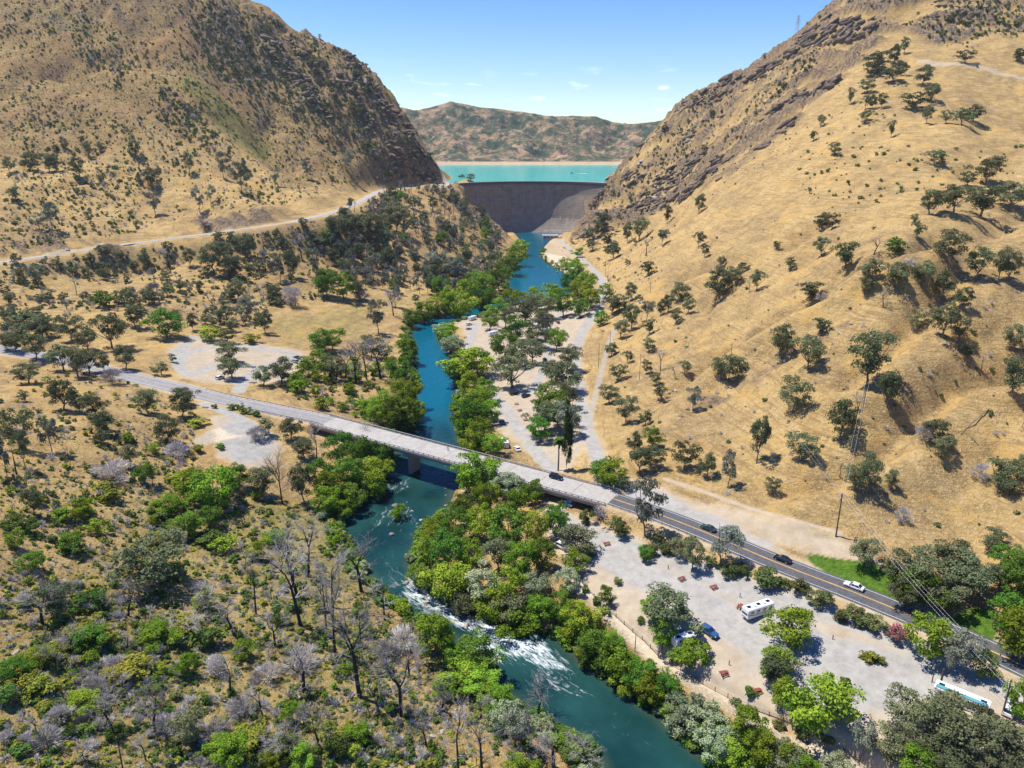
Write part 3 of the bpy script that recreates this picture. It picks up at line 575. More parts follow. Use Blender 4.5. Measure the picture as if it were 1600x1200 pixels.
# ---------------------------------------------------------------- bridge
BR = DECK1-DECK0; BL = float(np.linalg.norm(BR)); bang = math.atan2(BR[1], BR[0])
br = tag(empty('road_bridge', tuple((DECK0+DECK1)/2), bang), 'long pale concrete road bridge with low railings crossing the blue river', 'bridge')
br.rotation_euler = (0, -math.asin(BR[2]/BL), bang)
hb = BL/2; HWB = 6.1
M_deck = concrete('bridge_deck_concrete', (.34, .315, .275), .2); M_under = concrete('bridge_girder_concrete', (.30, .285, .26), .15)
mb = MB(); nseg = 10; sl_ = 2*hb/nseg
for i in range(nseg): mb.box(-hb+i*sl_+.06, -hb+(i+1)*sl_-.06, -HWB, HWB, -.45, .03)
mb.obj('deck', M_deck, br)
mb = MB(); mb.box(-hb, hb, -HWB+.02, HWB-.02, -.55, -.46); [mb.box(-hb+i*sl_-.06, -hb+i*sl_+.06, -HWB+.1, HWB-.1, -.46, .005) for i in range(1, nseg)]; mb.obj('expansion_joints', mat('tar_joint', (.05, .05, .05)), br)
for y in (-4.8, -1.6, 1.6, 4.8):
    mb = MB(); mb.box(-hb+.5, hb-.5, y-.35, y+.35, -1.9, -.56); mb.obj('girder', M_under, br)
pier_x = [-.62, -.25, .13, .52, .80]
for f in pier_x:
    x = f*hb; mb = MB(); mb.box(x-.8, x+.8, -5.6, 5.6, -3.0, -1.91); 
    mb.box(x-.7, x+.7, -2.6, 2.6, -13.5, -3.01); mb.bar((x, -2.6, -13.5), (x, -2.6, -3.02), .69, 10); mb.bar((x, 2.6, -13.5), (x, 2.6, -3.02), .69, 10); mb.obj('pier', M_under, br)
for s in (-1, 1):
    r = empty('railing'); r.parent = br
    mb = MB(); y = s*(HWB-.22); mb.box(-hb, hb, y-.16, y+.16, .035, .32); mb.obj('kerb', M_deck, r)
    mb = MB(); mb.box(-hb, hb, y-.13, y+.13, .80, 1.02); mb.obj('top_rail', M_deck, r)
    mb = MB(); mb.box(-.16, .16, -.11, .11, .321, .799); bme = mb.mesh('baluster', M_deck); n = int(2*hb/2.4)
    for i in range(n+1): link('baluster', bme, r, (-hb+.2+i*(2*hb-.4)/n, y, 0))
for s in (-1, 1):
    mb = MB(); x = s*(hb+1.0); mb.box(min(x, x-s*2)+0, max(x, x-s*2), -HWB-.3, HWB+.3, -5, -.56); mb.obj('abutment', M_under, br)
M_wood = mat('weathered_wood', (.16, .115, .075), .9, var=.2, vscale=3)
mb = MB(); mb.bar((0, 0, -.3), (0, 0, .85), .09, 4); post_me = mb.mesh('post', M_wood)
def guard_rail(q, off, name, label, group):
    t = tag(empty(name, tuple(q[0])), label, 'guard rail', group); o0 = q[0]
    d = np.gradient(q[:, :2], axis=0); d /= np.linalg.norm(d, axis=1)[:, None]; P = np.c_[q[:, 0]-d[:, 1]*off, q[:, 1]+d[:, 0]*off, q[:, 2]]-o0
    mb = MB()
    for a, b in zip(P[:-1], P[1:]):
        k = len(mb.v); u = [0, 0, .45]; v = [0, 0, .8]
        mb.add([a+u, b+u, b+v, a+v], [(0, 1, 2, 3)])
        n = np.array([-(b-a)[1], (b-a)[0], 0]); n = n/np.linalg.norm(n)*.06
        mb.add([a+u+n, b+u+n, b+v+n, a+v+n, a+v, b+v], [(3, 2, 1, 0), (3, 4, 5, 2)])
    mb.obj('rail', M_steel, t)
    for p in P[::2]: link('post', post_me, t, tuple(p))
iA = len(qA)-48
guard_rail(qA[iA:], 5.0, 'guard_rail', 'steel guard rail on the far side of the highway, left end of bridge', None)
guard_rail(qA[iA+14:], -5.0, 'guard_rail', 'steel guard rail on the near side of the highway, left end of bridge', None)
guard_rail(qB[2:34], -5.1, 'guard_rail', 'white guard rail on the near side of the dark highway, right end of bridge', None)
# ---------------------------------------------------------------- vegetation templates (unit width and height)
def leaf_mat(name, c0, c1, trans=.25, rough=.8):
    c0 = tuple(min(.8, v*1.45) for v in c0); c1 = tuple(min(.8, v*1.5) for v in c1)
    m = bpy.data.materials.new(name); m.use_nodes = True; t = m.node_tree; N = t.nodes; L = t.links; N.remove(N['Principled BSDF'])
    g = N.new('ShaderNodeNewGeometry'); n = N.new('ShaderNodeTexNoise'); n.inputs['Scale'].default_value = .35; n.inputs['Detail'].default_value = 6; n.inputs['Roughness'].default_value = .8
    L.new(g.outputs['Position'], n.inputs[0]); r = N.new('ShaderNodeValToRGB'); e = r.color_ramp.elements; e[0].position = .36; e[0].color = (*c0, 1); e[1].position = .64; e[1].color = (*c1, 1); L.new(n.outputs[0], r.inputs[0])
    oi = N.new('ShaderNodeObjectInfo'); mr = N.new('ShaderNodeMapRange'); mr.inputs[3].default_value = .66; mr.inputs[4].default_value = 1.4
    mh = N.new('ShaderNodeMapRange'); mh.inputs[3].default_value = .466; mh.inputs[4].default_value = .522; rn = N.new('ShaderNodeMath'); rn.operation = 'FRACT'; rm_ = N.new('ShaderNodeMath'); rm_.operation = 'MULTIPLY'; rm_.inputs[1].default_value = 7.31; L.new(oi.outputs['Random'], rm_.inputs[0]); L.new(rm_.outputs[0], rn.inputs[0]); L.new(rn.outputs[0], mh.inputs[0]); L.new(oi.outputs['Random'], mr.inputs[0])
    h = N.new('ShaderNodeHueSaturation'); L.new(mh.outputs[0], h.inputs['Hue']); L.new(r.outputs[0], h.inputs['Color']); L.new(mr.outputs[0], h.inputs['Value'])
    d = N.new('ShaderNodeBsdfDiffuse'); tr = N.new('ShaderNodeBsdfTranslucent'); ms = N.new('ShaderNodeMixShader'); ms.inputs[0].default_value = trans
    L.new(h.outputs[0], d.inputs[0]); L.new(h.outputs[0], tr.inputs[0]); L.new(d.outputs[0], ms.inputs[1]); L.new(tr.outputs[0], ms.inputs[2]); L.new(ms.outputs[0], N['Material Output'].inputs[0]); return m
LM = {
 'G': leaf_mat('bright_green_leaves', (.062, .12, .013), (.185, .255, .024)),
 'H': leaf_mat('deep_green_leaves', (.042, .095, .015), (.11, .185, .024)),
 'O': leaf_mat('dark_oak_leaves', (.062, .078, .038), (.135, .15, .072)),
 'P': leaf_mat('grey_pine_needles', (.105, .122, .088), (.20, .215, .155)),
 'W': leaf_mat('silver_willow_leaves', (.13, .165, .08), (.25, .28, .165)),
 'S': leaf_mat('olive_scrub_leaves', (.05, .07, .022), (.13, .145, .05)),
 'D': leaf_mat('dark_green_scrub_leaves', (.035, .075, .018), (.10, .155, .032)),
 'Y': leaf_mat('yellow_green_scrub_leaves', (.10, .13, .02), (.23, .22, .035)),
 'R': leaf_mat('grey_dead_twigs', (.18, .165, .155), (.36, .335, .315), .1),
 'C': leaf_mat('cypress_leaves', (.018, .035, .012), (.05, .075, .025)),
 'K': leaf_mat('pink_oleander_flowers', (.06, .10, .03), (.55, .16, .20)),
}
M_bark = mat('grey_brown_bark', (.17, .14, .115), .95, var=.3, vscale=3); M_burnt = mat('charred_bark', (.035, .03, .028), .95, var=.3, vscale=4); M_twig = LM['R']
def leaves(rg, cen, rad, n, size, jitter=.55, flat=1.):
    """n leaf-clump quads round each ellipsoid clump"""
    m = len(cen); k = n//m; ci = np.repeat(np.arange(m), k); d = rg.normal(size=(len(ci), 3)); d /= np.linalg.norm(d, axis=1)[:, None]
    d[:, 2] = np.where(d[:, 2] < -.35, -d[:, 2], d[:, 2])
    rr = rad[ci]*(rg.uniform(.55, 1.05, len(ci))[:, None]); p = cen[ci]+d*rr*[1, 1, flat]
    nrm = d+rg.normal(size=d.shape)*jitter+[0, 0, .25]; nrm /= np.linalg.norm(nrm, axis=1)[:, None]
    a = np.cross(nrm, rg.normal(size=d.shape)); a /= np.linalg.norm(a, axis=1)[:, None]; b = np.cross(nrm, a)
    s = size*rg.uniform(.6, 1.3, len(ci))[:, None]; b = b*rg.uniform(.5, .9, len(ci))[:, None]
    V = np.stack([p-a*s, p-b*s, p+a*s, p+b*s], 1).reshape(-1, 3); Fq = np.arange(len(V)).reshape(-1, 4)
    return V, Fq
def tube(pts, rad, n=5):
    pts = np.array(pts, float); V = []; Fq = []
    for i, p in enumerate(pts):
        d = pts[min(i+1, len(pts)-1)]-pts[max(i-1, 0)]; d /= np.linalg.norm(d)+1e-9; u = np.cross(d, [.3, .9, .1]); u /= np.linalg.norm(u); w = np.cross(d, u)
        for k in range(n): t = 2*PI*k/n; V.append(p+rad[i]*(math.cos(t)*u+math.sin(t)*w))
    for i in range(len(pts)-1):
        for k in range(n): Fq.append((i*n+k, i*n+(k+1) % n, (i+1)*n+(k+1) % n, (i+1)*n+k))
    return V, Fq
def join(parts):
    V = []; Fs = []; k = 0
    for v, f in parts: v = np.asarray(v, float); V.append(v); Fs.append(np.asarray(f)+k); k += len(v)
    return np.vstack(V), np.vstack(Fs)
def tree_template(kind, seed, n, leaf):
    rg = np.random.default_rng(seed); trunks = []
    spec = dict(G=(.53, (.44, .44, .40), 36, .145), H=(.53, (.44, .44, .40), 34, .15), O=(.56, (.40, .40, .35), 28, .145), P=(.60, (.34, .34, .36), 20, .12), W=(.45, (.44, .44, .42), 34, .14),
                S=(.38, (.40, .40, .38), 14, .2), D=(.38, (.40, .40, .38), 14, .2), Y=(.36, (.42, .42, .34), 14, .2), R=(.42, (.42, .42, .42), 14, .2), C=(.52, (.30, .30, .46), 30, .17), K=(.42, (.40, .40, .40), 18, .18))[kind]
    zc, ra, m, cr = spec
    d = rg.normal(size=(m, 3)); d /= np.linalg.norm(d, axis=1)[:, None]; rr = rg.uniform(.35, 1.0, m)**.6
    lop = 1+.22*np.sin(np.arctan2(d[:, 1], d[:, 0])*2+rg.uniform(0, 6))+.15*np.sin(np.arctan2(d[:, 1], d[:, 0])*3+rg.uniform(0, 6))
    cen = d*np.array(ra)*rr[:, None]*np.c_[lop, lop, np.ones(m)]+[0, 0, zc]
    if kind == 'C': f = np.clip(1.15-cen[:, 2], .15, 1); cen[:, :2] *= f[:, None]*1.3
    if kind == 'P': cen[:, :2] += (rg.normal(size=2)*.08)*(cen[:, 2:]-.3)
    rad = (cr*rg.uniform(.7, 1.3, m))[:, None]*np.array([1, 1, .8]); 
    if kind == 'C': rad = rad*np.array([.8, .8, 1.2])
    V, Fq = leaves(rg, cen, rad, n, leaf, .6 if kind != 'R' else 1.2)
    if kind == 'R': # twig tangle: long thin slivers
        k = len(V)//4; P = V.reshape(k, 4, 3); c = P.mean(1, keepdims=True); a = P[:, 2:3]-c; b = P[:, 1:2]-c; o = c-[0, 0, .1]; nn = np.linalg.norm(a, axis=2, keepdims=True)
        up_ = (c-[0, 0, .05]); up_ = up_/np.linalg.norm(up_, axis=2, keepdims=True)*nn*2.2+a*.8
        V = np.concatenate([c-up_, c-b*.28, c+up_, c+b*.28], 1).reshape(-1, 3)
    # trunk and limbs reach the clumps
    tr = .022 if kind in 'GHO' else .016
    fork = .2 if kind in 'GHO' else (.3 if kind == 'P' else .08)
    bend = rg.normal(size=2)*.03; top = np.array([bend[0], bend[1], fork])
    trunks.append(tube([(0, 0, -.06), (bend[0]*.3, bend[1]*.3, fork*.5), top], [tr*1.5, tr*1.1, tr*.9]))
    if kind in 'P': trunks.append(tube([top, (bend[0]*2, bend[1]*2, .65), (bend[0]*2.5, bend[1]*2.5, .93)], [tr*.9, tr*.6, tr*.2])); 
    for c in cen[rg.permutation(m)[:9 if kind in 'GHOPW' else 5]]:
        s0 = top if kind != 'P' else np.array([*bend*2*(c[2]-.1), max(c[2]-.18, .2)])
        mid = (s0*.5+c*.5)+[0, 0, -.03]+rg.normal(size=3)*.02; trunks.append(tube([s0, mid, c], [tr*.6, tr*.4, tr*.15], 4))
    return (V, Fq), join(trunks)
def bare_template(seed, tall=1., twigs=3, lean=.0):
    """dead tree: dark trunk + fine grey branches"""
    rg = np.random.default_rng(seed); T = []; Bq = []
    H = .42*tall; b = rg.normal(size=2)*.04+[lean, 0]
    pts = [(0, 0, -.05), (b[0]*.4, b[1]*.4, H*.5), (b[0], b[1], H)]; T.append(tube(pts, [.024, .019, .014], 6))
    nfork = rg.integers(2, 4); 
    def grow(p, d, l, r, lev):
        e = p+d*l; mid = p+d*l*.5+rg.normal(size=3)*l*.06; (T if lev <= 1 else Bq).append(tube([p, mid, e], [r, r*.8, r*.55], 5 if lev <= 1 else 3))
        if lev >= 4: return
        nb = [4, 5, 4, twigs][lev] 
        for i in range(nb):
            t = rg.uniform(.3, 1.) if i else 1.; q = p+(e-p)*t; nd = d+rg.normal(size=3)*[.62, .62, .35]+[0, 0, .12]; nd /= np.linalg.norm(nd)
            grow(q, nd, l*rg.uniform(.5, .78), r*.5, lev+1)
    top = np.array(pts[-1])
    for i in range(nfork):
        a = rg.uniform(0, 6.28); d = np.array([math.cos(a)*.45, math.sin(a)*.45, 1.]); d /= np.linalg.norm(d); grow(top-[0, 0, .04*i], d, .27, .011, 0)
    for i in range(5):
        a = rg.uniform(0, 6.28); z = H*rg.uniform(.45, .95); d = np.array([math.cos(a), math.sin(a), .45]); d /= np.linalg.norm(d); grow(np.array([b[0]*z/H, b[1]*z/H, z]), d, .16, .006, 2)
    (V1, F1), (V2, F2) = join(T), join(Bq)
    zm = max(V2[:, 2].max(), .6); wm = np.percentile(np.abs(V2[:, :2]), 98)*2
    for V in (V1, V2): V[:, 2] /= zm; V[:, :2] /= wm if wm > 0 else 1
    V1[:, :2] *= 1  # trunk radius follows crown width
    return (V2, F2), (V1, F1)
TPL = {}   # kind -> list of (crown arrays, trunk arrays, crown mesh, trunk mesh) for hi and lo detail
KN = dict(G='crown', H='crown', O='crown', P='crown', W='crown', S='foliage', D='foliage', Y='foliage', R='twigs', C='crown', K='foliage', B='branches', N='branches')
for kind in 'GHOPWSDYRCK':
    for lod, (n, lf) in enumerate(((4600, .0225), (1100, .043), (280, .08))):
        if kind in 'SDYRK': n, lf = ((1700, .04), (450, .075), (100, .15))[lod]
        if kind == 'P': n = int(n*.55)
        if kind == 'O': n = int(n*.8)
        L_ = []
        for v in range({'C': 1, 'K': 1}.get(kind, 5 if lod == 0 else 4)):
            (cv, cf), (tv, tf) = tree_template(kind, 100+v*7+ord(kind), n, lf)
            L_.append(((cv, cf), (tv, tf), np_mesh(KN[kind], cv, [cf], LM[kind]), np_mesh('trunk' if kind in 'GHOPWC' else 'stems', tv, [tf], M_bark)))
        TPL[kind, lod] = L_
for lod, tw in enumerate((3, 2, 1)):
    L_ = []; L2 = []
    for v in range(6 if lod == 0 else 4):
        (cv, cf), (tv, tf) = bare_template(500+v, 1+.1*(v % 3), tw)
        L_.append(((cv, cf), (tv, tf), np_mesh('branches', cv, [cf], M_twig), np_mesh('trunk', tv, [tf], M_burnt)))
    TPL['B', lod] = L_
    # snag: a tall charred trunk with a few stubs
    for v in range(3):
        rg = np.random.default_rng(900+v); T = [tube([(0, 0, -.05), (.05*v, .03, .5), (.1*v, .02, 1)], [.13, .10, .03], 6)]
        Q = []
        for i in range(1): a = rg.uniform(0, 6.3); z = rg.uniform(.4, .95); Q.append(tube([(.1*v*z, .02, z), (.1*v*z+.4*math.cos(a), .4*math.sin(a), z+.06)], [.03, .01], 3))
        cv, cf = join(Q); tv, tf = join(T); L2.append(((cv, cf), (tv, tf), np_mesh('branches', cv, [cf], M_twig), np_mesh('trunk', tv, [tf], M_burnt)))
    TPL['N', lod] = L2
# ---------------------------------------------------------------- trees read off the photograph: kind, foot x, foot y, height, width (photo pixels)
TREES = """
G 768 752 45 42;G 742 775 50 56;H 787 783 50 52;H 721 806 42 44;G 761 806 46 50;G 802 812 46 50;H 834 790 44 44;G 684 857 48 50;H 712 846 46 50;G 752 848 50 54;H 792 852 52 56;G 832 848 48 50;H 868 836 46 44;G 664 884 42 42;H 694 893 52 56;G 732 890 52 56;H 777 892 52 56;G 817 895 52 54;H 850 890 50 52;G 893 862 42 56;H 662 922 46 44;G 702 934 52 56;H 747 936 54 58;G 792 940 54 56;G 832 934 52 56;H 872 928 50 52;G 903 894 40 46;H 722 962 46 44;G 768 968 48 50;H 802 974 48 50;G 842 972 52 52;H 876 958 46 46
G 905 990 52 56;G 888 984 36 36;H 928 1040 62 54;G 955 1020 34 40;G 966 1066 56 58;H 1000 1076 50 52;G 1012 1098 52 52;H 1040 1090 44 42;G 978 1086 36 40;W 1064 1132 58 56;W 1095 1150 58 60;W 1070 1150 44 50;W 1112 1178 54 54;W 1142 1176 48 50;G 1165 1164 64 56;G 1196 1196 60 60;G 1150 1206 50 56;W 1225 1210 56 60;G 1250 1225 50 56;W 1300 1215 50 46
G 624 820 36 24;H 532 722 48 46;H 562 735 52 50;H 592 738 50 42;H 548 766 54 50;G 582 770 54 50;G 600 750 40 34;G 522 784 52 50;H 556 800 50 48;G 590 782 42 40;G 510 806 46 44;H 500 760 44 40;G 536 816 36 38;O 476 716 34 36
H 622 670 54 56;G 642 672 42 42;G 600 648 36 40;G 635 634 44 40;H 625 602 46 44;G 636 566 40 38;H 650 660 36 36;G 590 660 32 36;H 642 512 30 28;H 662 508 36 34;G 684 494 32 30;G 702 488 40 36;G 722 500 46 46;G 728 474 36 34;H 752 488 42 40;H 692 464 30 30;G 700 534 28 30;W 690 526 24 28;W 706 552 30 34;G 728 594 50 68;H 746 586 42 44;H 714 600 34 34;G 735 622 42 42;G 747 650 46 46;H 735 672 48 50;G 762 662 40 38;G 752 702 50 46;G 726 690 42 42;G 742 714 42 40;G 770 712 36 38;H 758 628 36 36
H 765 516 30 32;O 790 512 34 32;O 820 506 40 40;O 848 520 36 36;H 805 534 40 40;O 840 545 36 38;H 790 562 46 46;O 812 572 40 40;O 800 606 50 56;O 832 568 40 38;G 858 482 38 42;O 842 500 40 42;H 880 494 36 34;H 906 496 30 30;G 870 548 36 34;O 886 580 40 40;O 862 598 36 36;O 880 614 50 52;O 886 640 40 42;H 856 652 50 50;O 850 676 46 48;P 892 682 62 52;H 872 668 44 46;H 845 690 40 40;G 906 474 38 40;G 922 482 32 32;G 900 436 30 34;H 888 456 28 30;G 916 458 34 34;H 938 508 22 24;H 945 466 22 26;O 956 492 28 34;O 968 486 26 28;C 885 738 108 24;G 956 764 50 48;H 940 752 36 40;O 975 764 22 26
G 806 416 32 32;G 815 396 22 22;H 796 430 32 32;H 780 456 42 40;H 760 468 40 42;H 745 458 34 34;G 800 484 34 36;G 884 420 18 22;G 830 478 30 30;G 776 498 32 30
P 1008 838 100 60;P 1126 884 76 56;O 1082 890 52 38;O 1057 872 34 28;H 1005 878 28 26;G 948 946 34 26;O 1045 986 66 84;G 1022 974 50 40;G 1034 1016 56 40;G 1078 1042 46 56;G 1230 1010 66 74;H 1214 1058 52 54;O 1206 1076 58 56;G 1276 1142 96 98;G 1222 1104 46 44;H 1246 1124 50 48
O 1418 1140 70 64;O 1462 1168 86 86;O 1512 1196 92 92;O 1572 1190 70 66;O 1392 1196 66 60;G 1436 1216 56 60;O 1480 1215 60 70;O 1556 1230 60 66;P 1346 1190 84 48;O 1412 1190 60 50;G 1592 1120 60 50;G 1592 1034 92 74;H 1572 992 70 62;H 1584 936 70 64;G 1450 1030 78 68;P 1506 1058 84 60;H 1532 1058 50 36;P 1480 1052 60 44
O 1402 914 56 54;O 1440 924 64 70;O 1482 898 56 62;O 1502 930 66 70;H 1440 950 60 62;O 1490 956 62 62;O 1530 926 50 48;O 1354 886 46 44;O 1547 864 30 30;H 1578 902 50 52;O 1560 924 46 44;O 1412 948 52 50
O 1283 358 25 25;O 1300 358 25 18;O 1283 400 30 22;O 1320 420 42 36;O 1234 422 20 18;B 1365 398 30 25;H 1398 398 26 30;O 1432 372 24 22;O 1428 348 14 14;O 1452 335 38 36;O 1490 332 42 50;O 1532 338 46 60;O 1575 328 42 50;O 1478 410 50 46;O 1525 437 50 36;O 1560 438 50 28;O 1577 440 45 30;O 1266 468 28 36;R 1283 470 14 16;O 1350 460 28 24;O 1362 447 42 38;O 1400 450 40 36;R 1418 417 14 18;O 1442 450 42 36;O 1470 468 45 30;O 1504 485 36 28;B 1380 480 30 20;O 1434 515 32 26;O 1472 528 55 48;O 1498 535 42 26;O 1281 520 24 27;O 1220 562 56 38;O 1262 578 56 42;O 1355 602 88 64;O 1386 636 60 34;O 1582 548 42 34;O 1512 560 24 24;B 1533 580 28 16;O 1582 622 66 42;O 1213 390 14 14
O 1238 645 58 42;O 1312 688 66 48;B 1336 662 60 18;O 1385 630 42 22;O 1462 690 38 36;O 1470 715 36 32;R 1445 688 26 32;O 1253 718 46 42;O 1335 766 46 40;O 1353 774 70 36;O 1392 766 36 20;B 1312 746 28 14;O 1207 772 28 20;O 1558 766 52 46;R 1530 748 26 30;O 1588 748 38 32;O 1575 775 28 32;R 1410 816 26 24;O 1553 852 30 32;B 1597 668 30 12;O 1480 700 24 20
O 978 660 45 30;O 952 630 30 28;O 1008 664 24 20;O 1032 624 22 20;P 1082 642 40 28;O 992 710 36 24;H 1020 700 34 28;O 1000 738 44 36;O 1022 732 36 30;O 1068 734 46 36;O 1106 744 38 28;P 1137 762 62 34;O 1182 724 76 34
O 932 372 28 18;O 940 362 30 26;O 958 404 26 26;O 980 380 32 16;O 998 377 36 28;B 1010 396 28 18;P 1034 384 28 24;O 1042 350 30 14;O 1092 334 30 18;O 1092 386 24 18;O 1101 402 20 14;H 902 402 14 18;O 1012 430 22 22;O 985 470 28 20;O 1118 470 52 40;O 1136 442 26 24;O 1148 446 28 20;O 1127 420 20 14;O 1160 426 16 20;O 1182 454 32 20;B 1170 458 26 12;O 1044 488 28 22;O 1060 472 30 30;O 1075 490 26 20;O 1057 504 22 20;O 1032 494 24 18;O 987 514 38 30;P 1010 502 36 28;O 970 528 30 26;O 1015 522 24 22;O 1015 550 22 22;O 955 557 22 20;O 981 567 20 16;B 1032 580 38 18;O 1011 584 22 16;O 1070 584 22 18;O 965 594 26 26;O 1025 602 22 20;O 1135 592 38 44;O 1155 577 20 22;B 1055 592 22 14;O 950 386 22 22;O 925 392 16 18;O 920 376 20 18
O 1413 84 24 14;O 1370 112 30 40;O 1395 102 30 20;O 1362 120 22 24;O 1395 130 26 34;O 1508 98 18 26;O 1592 97 20 24;O 1474 1132 54 54;O 1528 1146 52 50;O 1440 134 30 30;O 1455 160 28 26;O 1430 170 24 36;O 1448 193 28 16;O 1352 171 22 12;O 1363 171 22 16;O 1378 169 22 16;O 1352 192 20 20;O 1478 193 20 18;O 1502 195 24 30;O 1520 192 26 30;O 1328 164 26 12;O 1282 198 18 14;O 1270 221 16 10;O 1392 215 26 12;O 1304 243 20 18;O 1460 257 22 28;O 1540 289 42 44;O 1512 291 22 22;O 1355 145 20 22;O 1408 118 20 20;O 722 281 10 12;O 735 283 11 13;O 729 280 9 10;P 595 150 14 8;P 410 26 14 8;P 424 34 10 8;P 500 62 8 6;P 1193 92 8 5;P 575 142 12 10
O 15 270 24 18;O 47 267 28 28;O 77 268 28 22;O 88 268 26 18;O 125 276 30 24;O 212 243 24 22;O 140 246 24 14;O 157 236 14 12;P 222 300 30 16;O 236 292 28 24;O 296 271 32 16;P 350 279 40 24;P 378 299 50 30;O 25 314 22 20;P 82 359 46 30;P 62 359 28 28;P 243 337 38 26;P 312 332 42 20;P 330 318 30 18;R 320 352 16 22;P 430 292 30 18;P 480 280 34 18;P 545 270 36 20;B 450 240 26 10
O 264 395 18 18;P 60 448 38 30;B 120 461 30 16;N 145 421 28 5;O 228 416 26 16;B 265 421 34 26;O 297 417 28 20;O 335 427 46 38;O 365 437 38 40;O 350 408 30 30;O 385 402 36 28;R 240 466 24 28;H 165 480 26 38;O 232 476 26 28;O 372 471 36 28;P 390 502 42 36;O 355 506 28 34;O 362 518 20 22;O 40 510 22 42;O 66 527 32 40;O 175 544 56 50;O 212 512 36 34;O 112 532 40 32;O 138 550 38 38;H 260 527 44 50;O 302 517 28 18;G 328 532 22 38;O 355 535 22 26;G 392 536 14 26;O 362 567 36 42;O 363 592 36 42;O 10 547 28 26;O 25 550 28 28;O 57 562 40 38;O 100 580 42 42;O 122 590 50 40;O 140 584 38 38;O 163 580 26 22;O 197 577 38 32;O 252 586 20 26;O 271 566 14 12;O 45 600 32 42;R 175 600 28 32
O 620 364 46 38;O 585 387 54 42;O 525 380 42 44;O 555 372 36 30;O 600 392 36 34;P 438 441 44 26;B 415 426 42 18;B 472 404 40 26;B 503 400 32 14;O 455 434 42 28;P 495 432 42 24;P 717 446 46 42;P 650 420 36 26;O 607 417 30 28;P 675 427 36 32;H 512 464 42 38;H 538 468 40 38;O 562 468 30 28;R 462 478 32 36;O 432 472 26 26;P 618 480 36 26;B 615 494 44 24;P 592 522 56 36;O 650 474 14 14;O 415 522 36 26;H 500 552 36 38;H 520 547 34 38;H 495 588 40 50;O 525 594 38 42;O 440 600 40 46;O 412 602 30 32;B 556 600 72 46;B 573 594 72 40;B 595 592 74 44;B 540 590 50 36;O 580 560 36 34
O 33 702 66 40;O 39 730 62 20;P 11 744 72 28;N 26 742 42 8;P 82 708 60 38;O 100 642 50 42;O 39 628 18 18;O 125 645 30 24;O 150 652 36 38;O 162 677 36 38;O 232 647 40 40;O 158 694 24 26;O 205 730 38 28;H 228 759 38 32;O 262 692 44 42;O 285 652 42 38;O 292 632 30 34;R 175 747 32 52;R 277 712 22 38;O 55 805 48 30;G 335 792 64 72;G 300 777 46 52;H 372 764 40 42;H 295 838 40 48;H 330 824 36 36;O 246 918 84 96;H 112 860 30 36;H 28 857 32 32;H 55 892 34 36;R 400 690 24 30;O 415 680 26 28
B 441 788 98 34;O 476 787 70 36;B 495 728 74 34;O 412 778 52 42;O 455 688 36 36;B 573 690 34 36;B 465 932 130 70;B 482 902 110 56;B 565 925 92 70;B 520 950 100 60;B 600 960 60 50
B 66 974 64 60;O 92 972 70 56;B 200 962 56 52;B 366 992 62 52;B 100 1140 50 24;B 58 1147 42 24;B 176 1140 80 52;B 240 1144 80 60;B 360 1087 82 54;N 78 1174 38 6;N 192 1202 60 8;B 228 1188 60 32;O 300 1162 62 50;G 365 1198 52 52;B 300 1000 50 60;B 320 960 50 50;H 20 1060 30 50;H 140 1010 36 50
B 470 977 150 80;B 510 982 122 46;B 524 1027 152 56;B 562 1089 192 88;B 475 1090 86 90;B 627 1119 126 78;B 410 1117 62 48;B 500 1172 76 54;B 667 1166 60 46;B 716 1202 112 64;B 753 1206 104 64;B 798 1198 60 44;B 564 1007 62 34;G 680 1024 72 68;H 748 1048 64 56;G 712 1040 40 38;B 430 1010 60 50;B 640 1060 60 60;B 690 1110 60 50;W 790 1140 60 44
B 838 1122 74 48;B 865 1198 84 80;B 915 1204 64 64;P 812 1172 90 60;B 770 1120 50 40;G 812 1225 50 50;B 400 960 110 40;B 440 1190 60 50;B 130 1190 40 40
"""
